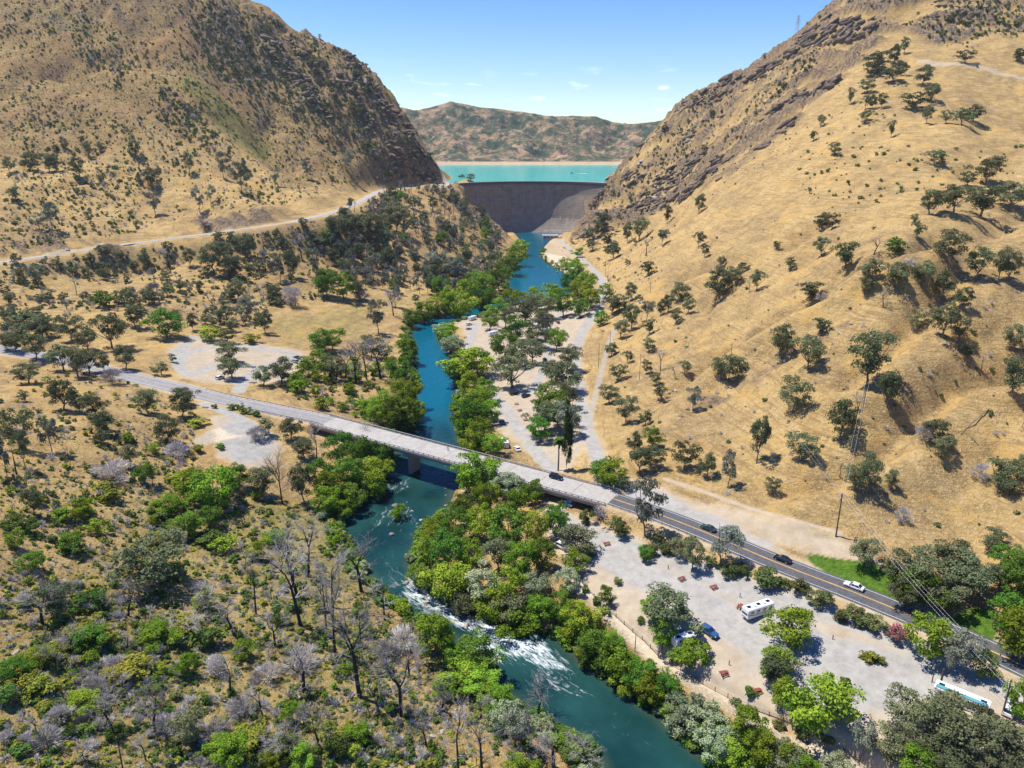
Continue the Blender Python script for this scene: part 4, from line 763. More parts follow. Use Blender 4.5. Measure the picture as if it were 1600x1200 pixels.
SHRUBS = """
G 805 992 44 72;G 900 1000 26 40;Y 160 1010 30 60;Y 120 1000 30 56;G 60 1040 30 50;Y 200 1055 34 60;G 250 1010 34 60;Y 290 990 30 56;D 330 1010 34 50;G 380 1030 30 40;Y 30 1070 30 44;Y 60 1085 34 50;D 15 1100 34 40;G 130 1110 30 50;Y 180 1065 28 44;D 140 950 34 50;D 235 985 24 30;G 320 950 28 40;Y 250 850 24 36;G 270 800 30 50;D 245 810 22 30;Y 170 780 20 34;Y 160 765 18 24;G 125 810 32 44;G 95 815 20 34;D 20 825 26 36;D 45 830 26 34;D 115 865 24 30;G 155 835 26 30;G 290 760 22 50;D 330 850 26 44;G 350 860 22 36;D 270 900 28 40;Y 385 1165 34 56;G 350 1180 36 50;G 560 1160 34 42;D 525 1182 46 38;D 142 1028 16 24;D 135 1145 20 26;D 180 1152 22 28;D 208 1140 14 18;D 28 1180 18 28;G 470 1120 26 16;D 440 1185 40 50;G 430 1200 34 40;G 455 1130 40 26;G 540 1055 22 22;D 595 1098 20 14;D 615 1112 18 24;G 720 1060 34 60;G 745 1075 30 60;G 700 1085 26 46;G 760 1090 28 40;D 560 960 24 26;Y 500 955 16 20;D 460 955 18 22;D 440 975 24 26;D 430 965 22 22;R 470 1040 30 50;R 630 1010 30 50;R 605 1020 26 44;D 1015 1180 18 20;D 690 1185 18 20;D 640 1185 16 20;R 150 1080 24 40;R 180 1045 22 36;R 90 1125 22 40;R 330 1150 30 50;R 250 1140 24 40;R 70 1165 24 50;R 380 1120 30 50;R 420 1060 26 40;R 340 1050 28 44
S 970 838 28 26;S 962 824 22 22;S 915 818 30 22;S 914 790 14 14;S 1200 916 36 44;S 1192 904 22 30;S 1160 898 22 24;S 1250 922 24 28;S 1280 948 34 34;S 1312 970 24 22;S 1332 968 28 34;S 1365 984 30 32;S 1345 978 18 22;K 1402 1002 34 32;S 1056 1036 14 16;S 945 958 14 18;S 932 944 14 14;S 915 924 12 14;S 925 868 14 14;R 940 810 18 30;S 1110 884 18 20;S 1140 900 24 30;S 1015 868 22 26;S 1028 852 22 22;S 1043 866 22 24;S 1076 852 18 20;S 1225 916 18 20;D 362 640 10 14;D 385 646 12 18;D 375 638 10 12;D 401 650 10 14;R 565 470 16 22;G 628 708 12 18;D 335 638 8 10;Y 308 665 14 30;Y 312 705 14 18;D 345 700 10 14;D 880 790 12 14;Y 1362 1034 20 20;Y 1352 1030 16 18;D 1372 1034 14 18;D 1358 1026 12 14;Y 1378 1036 14 14;S 1318 1070 16 20;D 1170 1085 14 22;D 1000 972 12 14;S 1148 1100 12 16;S 965 912 12 14;S 1255 1150 18 26;S 1290 1160 18 24;S 1175 1116 14 20;S 1216 1136 14 20
"""
def parse(s): return [(q.split()[0], *map(float, q.split()[1:])) for q in s.replace('\n', ';').split(';') if q.strip()]
TL = parse(TREES); SLs = parse(SHRUBS)
rgv = np.random.default_rng(12)   # the wooded bar: mixed species and uneven crown heights
for i, t_ in enumerate(TL):
    if t_[0] in 'GH' and 640 < t_[1] < 915 and 740 < t_[2] < 985: TL[i] = (rgv.choice(['W', 'O', t_[0]], p=[.06, .10, .84]), t_[1]+rgv.normal()*4, t_[2]+rgv.normal()*3, t_[3]*rgv.uniform(.8, 1.3), t_[4]*rgv.uniform(.75, 1.2))
items = []   # kind, X, Y, Z, height m, width m, px, py, hpx, hand
def px_items(L_, hand=True):
    P = unproj([t[1] for t in L_], [t[2] for t in L_])
    for t, (X, Y, Z) in zip(L_, P):
        dd_ = depth(X, Y, Z); vis = cP+(600-t[2])/F*0
        h = t[3]*dd_/F/.93; w_ = t[4]*dd_/F*{'G': 1.14, 'H': 1.14, 'O': 1.2, 'P': 1.15, 'W': 1.2}.get(t[0], 1.1)
        items.append([t[0], X, Y, float(hz(X, Y)), h, w_, t[1], t[2], t[3], hand])
px_items(TL+SLs)
# ---- scattered growth between the ones above (mixed sizes, thinned on roads, gravel and water)
NOGO = grav+dirt*.9+(sdr < 1.5)
for r_, h_ in ((hwA, 7), (hwB, 7), (upR, 6), (camp, 4.5), (path, 3.5), (track, 3)):
    m_ = near(r_['q'], GX, GY, 12); d_, _ = line_d(r_['q'], GX[m_], GY[m_]); t_ = NOGO[m_]; t_[d_ < h_] = 1; NOGO[m_] = t_
d_, _ = line_d(np.array([DECK0, DECK1]), GX, GY); NOGO[d_ < 9] = 1
def pip(P, x, y): return sd_poly(P, x, y) < 0
def scatter(poly, n, mix, hm, clump=.0, cs=40., seed=1, wf=(.9, 1.4)):
    rg = np.random.default_rng(seed); P = pxl(poly); lo = P.min(0); hi = P.max(0); x = rg.uniform(lo[0], hi[0], n*4); y = rg.uniform(lo[1], hi[1], n*4)
    m = pip(P, x, y)
    x, y = x[m][:n], y[m][:n]; Q = unproj(x, y); keep = (Q[:, 1] < 1350) & (hz(Q[:, 0], Q[:, 1], NOGO) < .35)
    if clump: keep &= fbm(Q[:, 0]/cs, Q[:, 1]/cs, seed, 3)+rg.uniform(-.15, .15, len(Q)) > clump-.5+.25
    ks = list(mix.keys()); pr = np.array(list(mix.values()), float); pr /= pr.sum()
    for (X, Y, Z), a, b in zip(Q[keep], x[keep], y[keep]):
        k = ks[rg.choice(len(ks), p=pr)]; h = rg.uniform(0, 1)**1.6*(hm[1]-hm[0])+hm[0]; 
        if k in 'OPBGH' and hm[1] < 5: h *= 3.0
        w_ = h*rg.uniform(*wf)*(1 if k not in 'PB' else .65); items.append([k, X, Y, float(hz(X, Y)), h, w_, a, b, h*F/depth(X, Y, Z), False])
scatter("0 0;375 0;460 50;570 90;640 180;700 280;600 285;440 320;300 350;0 395", 5200, dict(S=6, R=3, D=1.2, Y=.8, O=.12), (.9, 3.2), .12, 70, 11)
scatter("0 0;375 0;460 50;570 90;640 180;700 280;600 285;440 320;380 240;200 200;0 220", 3300, dict(S=6, R=4, D=1, Y=1.2), (.8, 2.2), 0, 70, 41)
scatter("0 210;380 240;440 320;300 350;0 395", 900, dict(S=5, R=2, D=2, Y=1), (.5, 1.6), 0, 70, 42)
scatter("330 0;375 0;460 50;570 90;640 180;700 280;600 285;520 240;440 170;340 120;290 40", 2100, dict(S=5, D=1.5, R=2.5, P=.5, O=.35), (1.2, 3.8), .1, 50, 12)
scatter("100 20;150 30;260 130;330 200;440 300;400 320;300 220;200 160;120 80", 700, dict(S=3, D=3, R=1, P=.3), (1.5, 4), .1, 50, 13)
scatter("540 330;620 300;700 296;760 340;790 380;780 450;700 470;620 460;540 440;500 400", 620, dict(P=3.6, O=1.7, B=3.6, H=.3), (8, 17), 0, 40, 14, (.75, 1.05))
scatter("0 415;200 392;420 362;540 335;560 440;540 470;420 480;420 520;200 520;0 540", 2000, dict(S=4, D=2.4, R=3, O=1.5, B=.6, P=.6), (.9, 3.0), .12, 30, 15)
scatter("0 560;180 590;320 640;300 700;320 760;500 790;540 850;600 960;780 1060;860 1200;0 1200", 4300, dict(S=3, D=2.6, Y=1.8, R=2.0, G=.10, B=.10), (.5, 2.2), .2, 22, 16)
scatter("0 900;400 870;560 960;640 1100;700 1200;0 1200", 1300, dict(R=3.2, D=1.5, S=1.4, B=.25, Y=2), (.7, 2.6), .14, 18, 17)
scatter("0 640;180 640;320 660;300 760;500 790;540 850;600 960;700 1000;800 1100;860 1200;0 1200", 6500, dict(S=3, D=2, Y=3, R=3), (.3, .95), .08, 14, 51, (1.1, 2.0))
scatter("480 560;600 540;640 600;640 660;560 660;500 640;440 620", 160, dict(G=1, R=1, D=1, S=1), (1, 3), 0, 20, 18)
scatter("1240 40;1330 0;1600 0;1600 90;1480 80;1400 30;1340 70;1200 190;1100 260;1020 320;960 350;930 340;980 240;1060 160;1200 90", 2600, dict(S=5, R=3, D=1, O=.2), (1.0, 3.4), .2, 50, 19)
scatter("1260 220;1600 230;1600 320;1440 320;1250 320;1240 260", 150, dict(S=3, D=3), (1.2, 2.8), .1, 30, 20)
scatter("960 500;1200 300;1600 330;1600 830;1400 860;1050 750;960 680", 330, dict(S=3, R=3, D=.5), (.6, 1.8), .15, 40, 21)
scatter("1040 200;1300 60;1420 200;1250 230;1100 330;960 420;940 380", 220, dict(S=3, R=2), (1, 2.4), .1, 40, 22)
scatter("900 370;960 330;1060 400;1000 480;950 500;940 430", 120, dict(S=2, R=2, O=.4), (1, 2.4), .1, 30, 26)
scatter("560 930;700 1000;700 1200;560 1200", 160, dict(R=2, D=1, S=1), (.6, 2.), 0, 20, 27)
# riverside fringe of low green growth
rgF = np.random.default_rng(33); c = np.argwhere((sdr > -1.2) & (sdr < 5.5) & (GY > 115) & (GY < 900) & (NOGO < 2)); c = c[rgF.permutation(len(c))]
pw = (GY[c[:, 0], c[:, 1]]/400); c = c[rgF.uniform(0, 1, len(c)) < np.clip(pw, .3, 1)][:1500]
for i, j in c:
    X, Y = GX[i, j], GY[i, j]; dd_ = depth(X, Y, 0); pxx, pyy = proj(X, Y, 0)
    if abs(X/Y) > .9 or math.hypot(X-(DECK0[0]+DECK1[0])/2, Y-(DECK0[1]+DECK1[1])/2) < 26: continue
    if pyy > 870 and pxx < 850 and rgF.uniform() < .55: continue
    h = rgF.uniform(1.2, 3.4); k = rgF.choice(list('GGGHDYW'), p=[.2, .2, .15, .15, .15, .05, .1]) if pyy < 1080 else rgF.choice(list('GWDH')); k = {'G': 'D', 'H': 'D'}.get(k, k) if rgF.uniform() < .5 else k
    items.append([k, X, Y, float(hz(X, Y)), h*1.2, h*1.5, pxx, pyy, h*F/dd_, False])
# ---- build them
CATN = dict(G=('riverside_tree', 'tree', 'bright green leafy'), H=('riverside_tree', 'tree', 'deep green leafy'), O=('oak_tree', 'oak tree', 'dark olive'), P=('grey_pine', 'pine tree', 'airy grey-green'),
            W=('willow', 'willow', 'silvery green bushy'), S=('shrub', 'shrub', 'olive green round'), D=('shrub', 'shrub', 'dark green leafy'), Y=('shrub', 'shrub', 'yellow-green low'), R=('shrub', 'shrub', 'bare grey twiggy'),
            C=('cypress', 'cypress', 'tall narrow dark green'), K=('oleander', 'flowering shrub', 'round pink-flowered'), B=('dead_tree', 'dead tree', 'bare grey'), N=('burnt_snag', 'dead tree', 'charred branchless'))
NOUN = dict(G='riverside tree', H='riverside tree', O='oak tree', P='pine', W='willow', S='shrub', D='shrub', Y='shrub', R='shrub', C='cypress', K='oleander bush', B='dead tree', N='snag')
GRP = {'riverside_tree': 'green trees along the river and camp', 'oak_tree': 'oak trees over the dry slopes', 'grey_pine': 'grey pines in the valley', 'willow': 'silvery willows on the river bank', 'shrub': 'shrubs scattered over the valley', 'dead_tree': 'bare dead trees', 'burnt_snag': 'charred snags'}
LMK = [(760, 845, 'the wooded river bar'), (624, 800, 'the mid-river island'), (975, 1030, 'the riverside footpath'), (1090, 1130, 'the river bend'), (560, 750, 'the left bank below the bridge'), (620, 620, 'the left bank above the bridge'), (740, 640, 'the right bank above the bridge'), (820, 520, 'the upper campground'), (870, 640, 'the middle campground'), (960, 750, 'the right bridge end'), (885, 700, 'the palm'), (860, 450, 'the blue pool'), (790, 440, 'the left shore of the pool'), (940, 470, 'the bend of the gravel road'), (1060, 860, 'the dark highway'), (1183, 950, 'the motorhome'), (1060, 1000, 'the parked campers'), (1275, 1100, 'the big gravel lot'), (1365, 1030, 'the cactus island'), (1500, 1110, 'the long trailer'), (1350, 905, 'the green lawn'), (1490, 980, 'the far end of the lawn'), (1306, 800, 'the utility pole'), (1120, 720, 'the graded track'), (1000, 560, 'the foot of the right slope'), (1100, 450, 'the lower right slope'), (1000, 380, 'the dam road foot'), (1300, 420, 'the middle spur'), (1480, 480, 'the upper right spur'), (1340, 600, 'the rocky outcrop'), (1540, 700, 'the right edge slope'), (1420, 150, 'the high right pasture'), (1530, 330, 'the high right spur'), (1300, 240, 'the high gold slope'), (60, 270, 'the far left slope'), (250, 260, 'the left mountain gully'), (380, 290, 'the dam road curve'), (150, 400, 'the dam road'), (300, 430, 'the slope below the dam road'), (500, 430, 'the grey wood'), (680, 400, 'the wood beside the dam'), (80, 540, 'the old highway'), (230, 540, 'the quarry bank'), (365, 575, 'the gravel loop'), (480, 570, 'the left riverside thicket'), (600, 490, 'the dry meadow'), (60, 700, 'the left slope crest'), (230, 680, 'the left slope hollow'), (390, 690, 'the round gravel lot'), (300, 800, 'the green hollow'), (80, 860, 'the left foreground slope'), (246, 880, 'the biggest oak'), (470, 860, 'the burnt grove'), (150, 1010, 'the yellow-green thicket'), (150, 1140, 'the bottom left corner'), (380, 1120, 'the dry grass bottom'), (580, 1050, 'the black trunks'), (720, 1040, 'the rapids'), (720, 1180, 'the bottom centre'), (880, 1170, 'the river mouth of the frame'), (1430, 1160, 'the bottom right oaks')]
LMX = np.array([(a, b) for a, b, _ in LMK], float)
def where(px, py):
    d = np.hypot(LMX[:, 0]-px, (LMX[:, 1]-py)*1.2); i = int(np.argmin(d)); dx = px-LMX[i, 0]; dy = py-LMX[i, 1]
    if d[i] < 22: r = 'at'
    elif abs(dx) > abs(dy)*1.3: r = 'left of' if dx < 0 else 'right of'
    else: r = 'beyond' if dy < 0 else 'in front of'
    return r+' '+LMK[i][2]
# individuals: every hand-placed one plus the largest scattered of each sort up to 300; the remainder is merged
byn = {}
for it in items: byn.setdefault(CATN[it[0]][0], []).append(it)
indiv = []; rest = {}
for nm, L_ in byn.items():
    L_.sort(key=lambda t: -(t[8]+(1000 if t[9] else 0))); indiv += L_[:300]; rest[nm] = L_[300:]
rgI = np.random.default_rng(5); lab = {}
for it in indiv:
    k = it[0]; size = 'tall' if it[4] > 13 else 'small' if (it[4] < 5 and k not in 'SDYRK') else 'broad' if it[5] > it[4]*1.15 else 'slender' if it[5] < it[4]*.62 else ''
    if k in 'CKN': size = ''
    lb = ' '.join(f"{size} {CATN[k][2]} {NOUN[k]} {where(it[6], it[7])}".split()); lab.setdefault(lb, []).append(it)
_t = 'first second third fourth fifth sixth seventh eighth ninth tenth eleventh twelfth thirteenth fourteenth fifteenth sixteenth seventeenth eighteenth nineteenth'.split()
ORD = list(_t)
for d_, w_ in (('twenty', 'twentieth'), ('thirty', 'thirtieth'), ('forty', 'fortieth'), ('fifty', 'fiftieth')): ORD += [w_]+[d_+'-'+q for q in _t[:9]]
def build_item(it, label, group):
    k, X, Y, Z, h, w_, px, py, hp = it[:9]; nm, cat, _ = CATN[k]
    lod = 0 if hp > 26 else 1 if hp > 11 else 2
    if k in 'SDYRK': lod = 0 if hp > 20 else 1 if hp > 9 else 2
    t = TPL[k, lod]; t = t[int(rgI.integers(len(t)))]
    root = bpy.data.objects.new(nm, None); S.collection.objects.link(root); root.empty_display_size = .2
    root.location = (X, Y, Z-.1); root.scale = (w_, w_, h); root.rotation_euler = (rgI.normal()*.03, rgI.normal()*.03, rgI.uniform(0, 6.28))
    link(t[3].name.split('.')[0], t[3], root); link(t[2].name.split('.')[0], t[2], root)
    root['label'] = label; root['category'] = cat
    if group: root['group'] = group
for lb, L_ in lab.items():
    L_.sort(key=lambda t: t[6]); hand = [t for t in L_]; grp = GRP.get(CATN[L_[0][0]][0])
    for i, it in enumerate(L_):
        if len(L_) == 1: l2 = lb
        elif len(L_) <= 59: l2 = (lb+', leftmost') if i == 0 else f"{lb}, {ORD[i]} from left"
        else: l2 = lb
        if len(l2.split()) > 16: l2 = l2.replace('riverside tree', 'tree').replace('leafy ', '').replace('utility ', '').replace('oak tree', 'oak')
        if len(l2.split()) > 16: l2 = ' '.join(l2.split()[len(l2.split())-16:])
        build_item(it, l2, grp)
def merged(name, L_, label_kind):
    """all of one sort as a single mesh"""
    if not L_: return
    kinds = sorted(set(t[0] for t in L_)); Vs = []; Fs = []; mi = []; mats = []; k0 = 0
    for k in kinds:
        mats += [LM.get(k, M_twig), M_burnt if k in 'BN' else M_bark]; b = 2*kinds.index(k)
        for it in [t for t in L_ if t[0] == k]:
            t = TPL[k, 2 if it[8] < 14 else 1]; t = t[int(rgI.integers(len(t)))]; a = rgI.uniform(0, 6.28); ca, sa = math.cos(a), math.sin(a)
            for (v, f), m in ((t[0], b), (t[1], b+1)):
                if m % 2 and it[8] < 12: continue
                q = np.stack([(v[:, 0]*ca-v[:, 1]*sa)*it[5]+it[1], (v[:, 0]*sa+v[:, 1]*ca)*it[5]+it[2], v[:, 2]*it[4]+it[3]-.1], -1)
                Vs.append(q); Fs.append(f+k0); k0 += len(q); mi.append(np.full(len(f), m))
    o = link(name, np_mesh(name, np.vstack(Vs), [np.vstack(Fs)], mats, False, np.concatenate(mi))); tag(o, label_kind[0], label_kind[1], kind='stuff')
merged('scrub_cover', rest.get('shrub', []), ('low olive and grey scrub speckling the dry mountain slopes', 'scrub'))
merged('distant_oaks', rest.get('oak_tree', []), ('far small oaks dotted over the dry slopes', 'oak trees'))
merged('distant_green_trees', rest.get('riverside_tree', []), ('low green growth fringing the river banks', 'trees'))
merged('distant_pines', rest.get('grey_pine', []), ('far grey pines on the left ridge', 'pine trees'))
merged('distant_dead_trees', rest.get('dead_tree', []), ('far bare grey trees in the wood', 'dead trees'))
print('items', len(items), {k: len(v) for k, v in byn.items()}, 'labels', len(lab), max(len(v) for v in lab.values()))
# ---------------------------------------------------------------- vehicles
M_tyre = mat('black_rubber', (.02, .02, .02), .8); M_rim = mat('alloy_rim', (.5, .5, .52), .35, .8); M_lamp = mat('lamp_glass', (.8, .8, .75), .15, spec=.8); M_tail = mat('red_lamp_glass', (.5, .03, .02), .25); M_trim = mat('black_plastic_trim', (.025, .025, .027), .6)
PAINT = dict(black=(.012, .013, .016), white=(.78, .79, .79), blue=(.03, .09, .22), silver=(.42, .43, .45), dark=(.03, .035, .045), red=(.35, .04, .03), green=(.03, .06, .04), tan=(.45, .36, .24))
M_paint = {k: mat('car_paint_'+k, v, .22, .1, spec=.6) for k, v in PAINT.items()}
def loft(sec):
    """sec: (x, halfwidth, z0, z1) stations -> closed box-like hull"""
    V = []; Fq = []
    for x, hw_, z0, z1 in sec: V += [(x, -hw_*.94, z0), (x, hw_*.94, z0), (x, hw_, z0+(z1-z0)*.55), (x, hw_*.86, z1), (x, -hw_*.86, z1), (x, -hw_, z0+(z1-z0)*.55)]
    for i in range(len(sec)-1):
        for k in range(6): Fq.append((i*6+k, i*6+(k+1) % 6, (i+1)*6+(k+1) % 6, (i+1)*6+k))
    Fq += [tuple(range(5, -1, -1)), tuple(range(len(sec)*6-6, len(sec)*6))]; return V, Fq
def wheel(parent, x, y, r=.34):
    mb = MB(); mb.bar((0, -.12, 0), (0, .12, 0), r, 14); o = mb.obj('wheel', M_tyre, parent); o.location = (x, y, r)
    mb = MB(); mb.bar((0, -.125, 0), (0, .125, 0), r*.6, 10); mb.obj('rim', M_rim, o)
CAR = {}
def car(kind, colour, label, pos, ang, scale=1.0, group=None, cat='car', name=None):
    root = tag(empty(name or {'suv': 'sport_utility_car', 'sedan': 'sedan_car', 'pickup': 'pickup_truck'}[kind], pos, ang), label, cat, group); root.scale = (scale,)*3
    if (kind, colour) in CAR:
        for ch in CAR[kind, colour].children:
            c = ch.copy(); S.collection.objects.link(c); c.parent = root
            for g in ch.children: d = g.copy(); S.collection.objects.link(d); d.parent = c
        return root
    CAR[kind, colour] = root; P = M_paint[colour]; tall = {'suv': 1.72, 'sedan': 1.45, 'pickup': 1.75}[kind]; belt = {'suv': 1.05, 'sedan': .92, 'pickup': 1.08}[kind]
    mb = MB(); mb.add(*loft([(-2.38, .78, .42, belt-.22), (-2.3, .9, .3, belt-.03), (-1.2, .95, .28, belt), (0, .95, .28, belt), (1.0, .95, .28, belt), (1.15, .94, .28, belt-.02), (2.15, .9, .3, belt-.14), (2.38, .76, .42, belt-.3)]))
    mb.obj('body', P, root, True if 0 else False)
    xr = {'suv': (-2.22, -1.95, .15, .95), 'sedan': (-1.75, -1.05, .25, 1.05), 'pickup': (-.75, -.6, .35, 1.05)}[kind]
    b, t = belt-.01, tall-.07; w0, w1 = .86, .70
    mb = MB(); v = [(xr[0], -w0, b), (xr[3], -w0, b), (xr[3], w0, b), (xr[0], w0, b), (xr[1], -w1, t), (xr[2], -w1, t), (xr[2], w1, t), (xr[1], w1, t)]
    mb.add(v, [(0, 1, 5, 4), (1, 2, 6, 5), (2, 3, 7, 6), (3, 0, 4, 7), (4, 5, 6, 7)]); mb.obj('windows', M_glass, root)
    mb = MB(); mb.add(*loft([(xr[1]-.05, w1*.98, t-.01, t+.05), (xr[1]+.1, w1+.04, t-.01, t+.09), (xr[2]-.15, w1+.04, t-.01, t+.08), (xr[2]+.05, w1*.96, t-.01, t+.04)])); mb.obj('roof', P, root)
    for x0, x1 in ((xr[1], xr[0]), (xr[2], xr[3])):
        for s in (-1, 1): mb = MB(); mb.bar((x1, s*(w0+.005), b), (x0, s*(w1+.01), t), .045, 4); mb.obj('pillar', P, root)
    for s in (-1, 1): mb = MB(); xm = (xr[1]+xr[2])/2; mb.bar((xm, s*(w0+.005), b), (xm, s*(w1+.01), t), .05, 4); mb.obj('pillar', P, root)
    if kind == 'pickup': mb = MB(); mb.box(-2.2, -.9, -.78, .78, belt+.004, belt+.02); mb.obj('truck_bed', M_trim, root)
    for x in (-1.45, 1.45):
        for y in (-.86, .86): wheel(root, x, y)
    for s in (-1, 1):
        mb = MB(); mb.box(2.26, 2.40, s*.62-.17, s*.62+.17, belt-.40, belt-.27); mb.obj('headlight', M_lamp, root)
        mb = MB(); mb.box(-2.41, -2.3, s*.68-.12, s*.68+.12, belt-.30, belt-.12); mb.obj('tail_light', M_tail, root)
        mb = MB(); mb.box(xr[3]-.25, xr[3]-.1, s*1.0-.09, s*1.0+.09, belt+.02, belt+.17); mb.obj('door_mirror', M_trim, root)
    mb = MB(); mb.box(2.3, 2.405, -.4, .4, belt-.46, belt-.34); mb.obj('grille', M_trim, root)
    return root
def ang_px(x0, y0, x1, y1, z=None):
    if z is None: a, b = unproj([x0, x1], [y0, y1]); 
    else: a, b = np.array(up(x0, y0, z)), np.array(up(x1, y1, z))
    return math.atan2(b[1]-a[1], b[0]-a[0])
def on(px, py, dz=.0): p = unproj(px, py)[0]; return (float(p[0]), float(p[1]), float(hz(p[0], p[1]))+dz)
def onroad(px, py, q):
    p = unproj(px, py)[0]; i = int(np.argmin(np.hypot(q[:, 0]-p[0], q[:, 1]-p[1]))); d = q[min(i+1, len(q)-1)]-q[max(i-1, 0)]
    return p, q[i], math.atan2(d[1], d[0])
def lane(px, py, q, off, rev):
    _, c, a = onroad(px, py, q); return (float(c[0]-math.sin(a)*off), float(c[1]+math.cos(a)*off), float(c[2])+.06), a+(PI if rev else 0)
ba = math.atan2(BR[1], BR[0]); X_, Y_ = up(869, 747, 10.6); car('suv', 'black', 'black sport utility car driving across the concrete bridge', (X_, Y_, float(np.interp((X_-DECK0[0])/(DECK1[0]-DECK0[0]), [0, 1], [DECK0[2], DECK1[2]]))+.04), ba, 1.06)
p_, a_ = lane(1098, 830, qB, 2.0, False); car('sedan', 'green', 'dark green car on the highway near the tall grey pine', p_, a_+PI, 1.06)
p_, a_ = lane(1216, 879, qB, 2.0, True); car('sedan', 'black', 'black sedan on the dark highway above the lone utility pole shadow', p_, a_, 1.06)
p_, a_ = lane(1333, 925, qB, 2.0, True); car('sedan', 'white', 'white sedan on the dark highway beside the green lawn', p_, a_, 1.06)
for k, c, l, x, y, x1, y1 in [
 ('suv', 'blue', 'blue car parked nose out beside the shady oak in the gravel lot', 1108, 990, 1120, 999), ('pickup', 'dark', 'dark pickup parked under the oak next to the blue car', 1090, 998, 1102, 1008),
 ('suv', 'silver', 'silver car almost hidden under the oak cluster of the lot', 1060, 992, 1072, 1001), ('suv', 'white', 'white car parked at the lower right edge near the utility pole', 1577, 1112, 1580, 1104),
 ('sedan', 'white', 'small white car on the camp road just above the bridge', 808, 703, 800, 694), ('sedan', 'blue', 'dark blue car nosing onto the camp road', 785, 661, 781, 653), ('suv', 'silver', 'silver car parked by the river trees above the bridge', 763, 648, 772, 651),
 ('pickup', 'white', 'white pickup parked by the river trees above the bridge', 772, 655, 780, 657), ('suv', 'dark', 'dark car parked under trees in the middle camp', 803, 616, 814, 613), ('suv', 'black', 'black car parked at the edge of the camp clearing', 822, 620, 832, 616),
 ('sedan', 'dark', 'dark car on the shaded camp lane', 824, 573, 834, 578), ('suv', 'white', 'white car at the riverside end of the upper camp', 733, 508, 742, 506), ('sedan', 'silver', 'silver sedan beside the white caravan of the upper camp', 732, 515, 741, 513),
 ('pickup', 'silver', 'silver pickup in the upper camp shade', 772, 534, 782, 531), ('suv', 'dark', 'dark car behind the bright caravan in the camp', 775, 548, 784, 545), ('suv', 'white', 'white car in the upper lot near the bend', 856, 516, 862, 520),
 ('sedan', 'red', 'small red car in the upper lot', 872, 505, 866, 500), ('suv', 'white', 'white car parked alone on the left gravel loop', 344, 592, 350, 590), ('suv', 'silver', 'silver car beside the bushy oak of the gravel loop', 460, 566, 452, 563),
 ('sedan', 'dark', 'dark car at the end of the gravel loop', 464, 560, 456, 557), ('pickup', 'blue', 'blue and white pickup parked in the shade under the bridge end', 885, 790, 893, 793), ('suv', 'white', 'white car peeking out of the river bar trees', 880, 857, 888, 861),
 ('suv', 'black', 'black car parked at the camp edge below the palm', 852, 565, 858, 570)]:
    car(k, c, l, on(x, y, .02), ang_px(x, y, x1, y1), 1.05, 'cars parked around the camp')
p_, a_ = lane(108, 396, qU, 1.6, True); car('suv', 'white', 'white car driving along the cliff road on the far left', p_, a_, 1.3)
# motorhome, caravans
M_stripe = mat('brown_body_graphics', (.10, .07, .05), .4); M_teal = mat('teal_panel', (.10, .30, .32), .25, spec=.6); M_solar = mat('black_solar_panel', (.015, .018, .03), .15, spec=.7); M_shell = mat('white_fibreglass', (.76, .76, .74), .35)
def rounded_box(mb, x0, x1, y0, y1, z0, z1, r=.25, m=0):
    mb.add(*[(lambda V, Fq: (V, Fq))(*(lambda sec: ([(x, y, z) for x, s in sec for y, z in [(y0+s, z0), (y1-s, z0), (y1-s*.2, z0+r), (y1-s*.2, z1-r), (y1-s-r, z1-s*.5), (y0+s+r, z1-s*.5), (y0+s*.2, z1-r), (y0+s*.2, z0+r)]],
        [(i*8+k, i*8+(k+1) % 8, (i+1)*8+(k+1) % 8, (i+1)*8+k) for i in range(len(sec)-1) for k in range(8)]+[tuple(range(7, -1, -1)), tuple(range((len(sec)-1)*8, len(sec)*8))]))([(x0, r), (x0+r, 0), (x1-r, 0), (x1, r)]))][0], m)
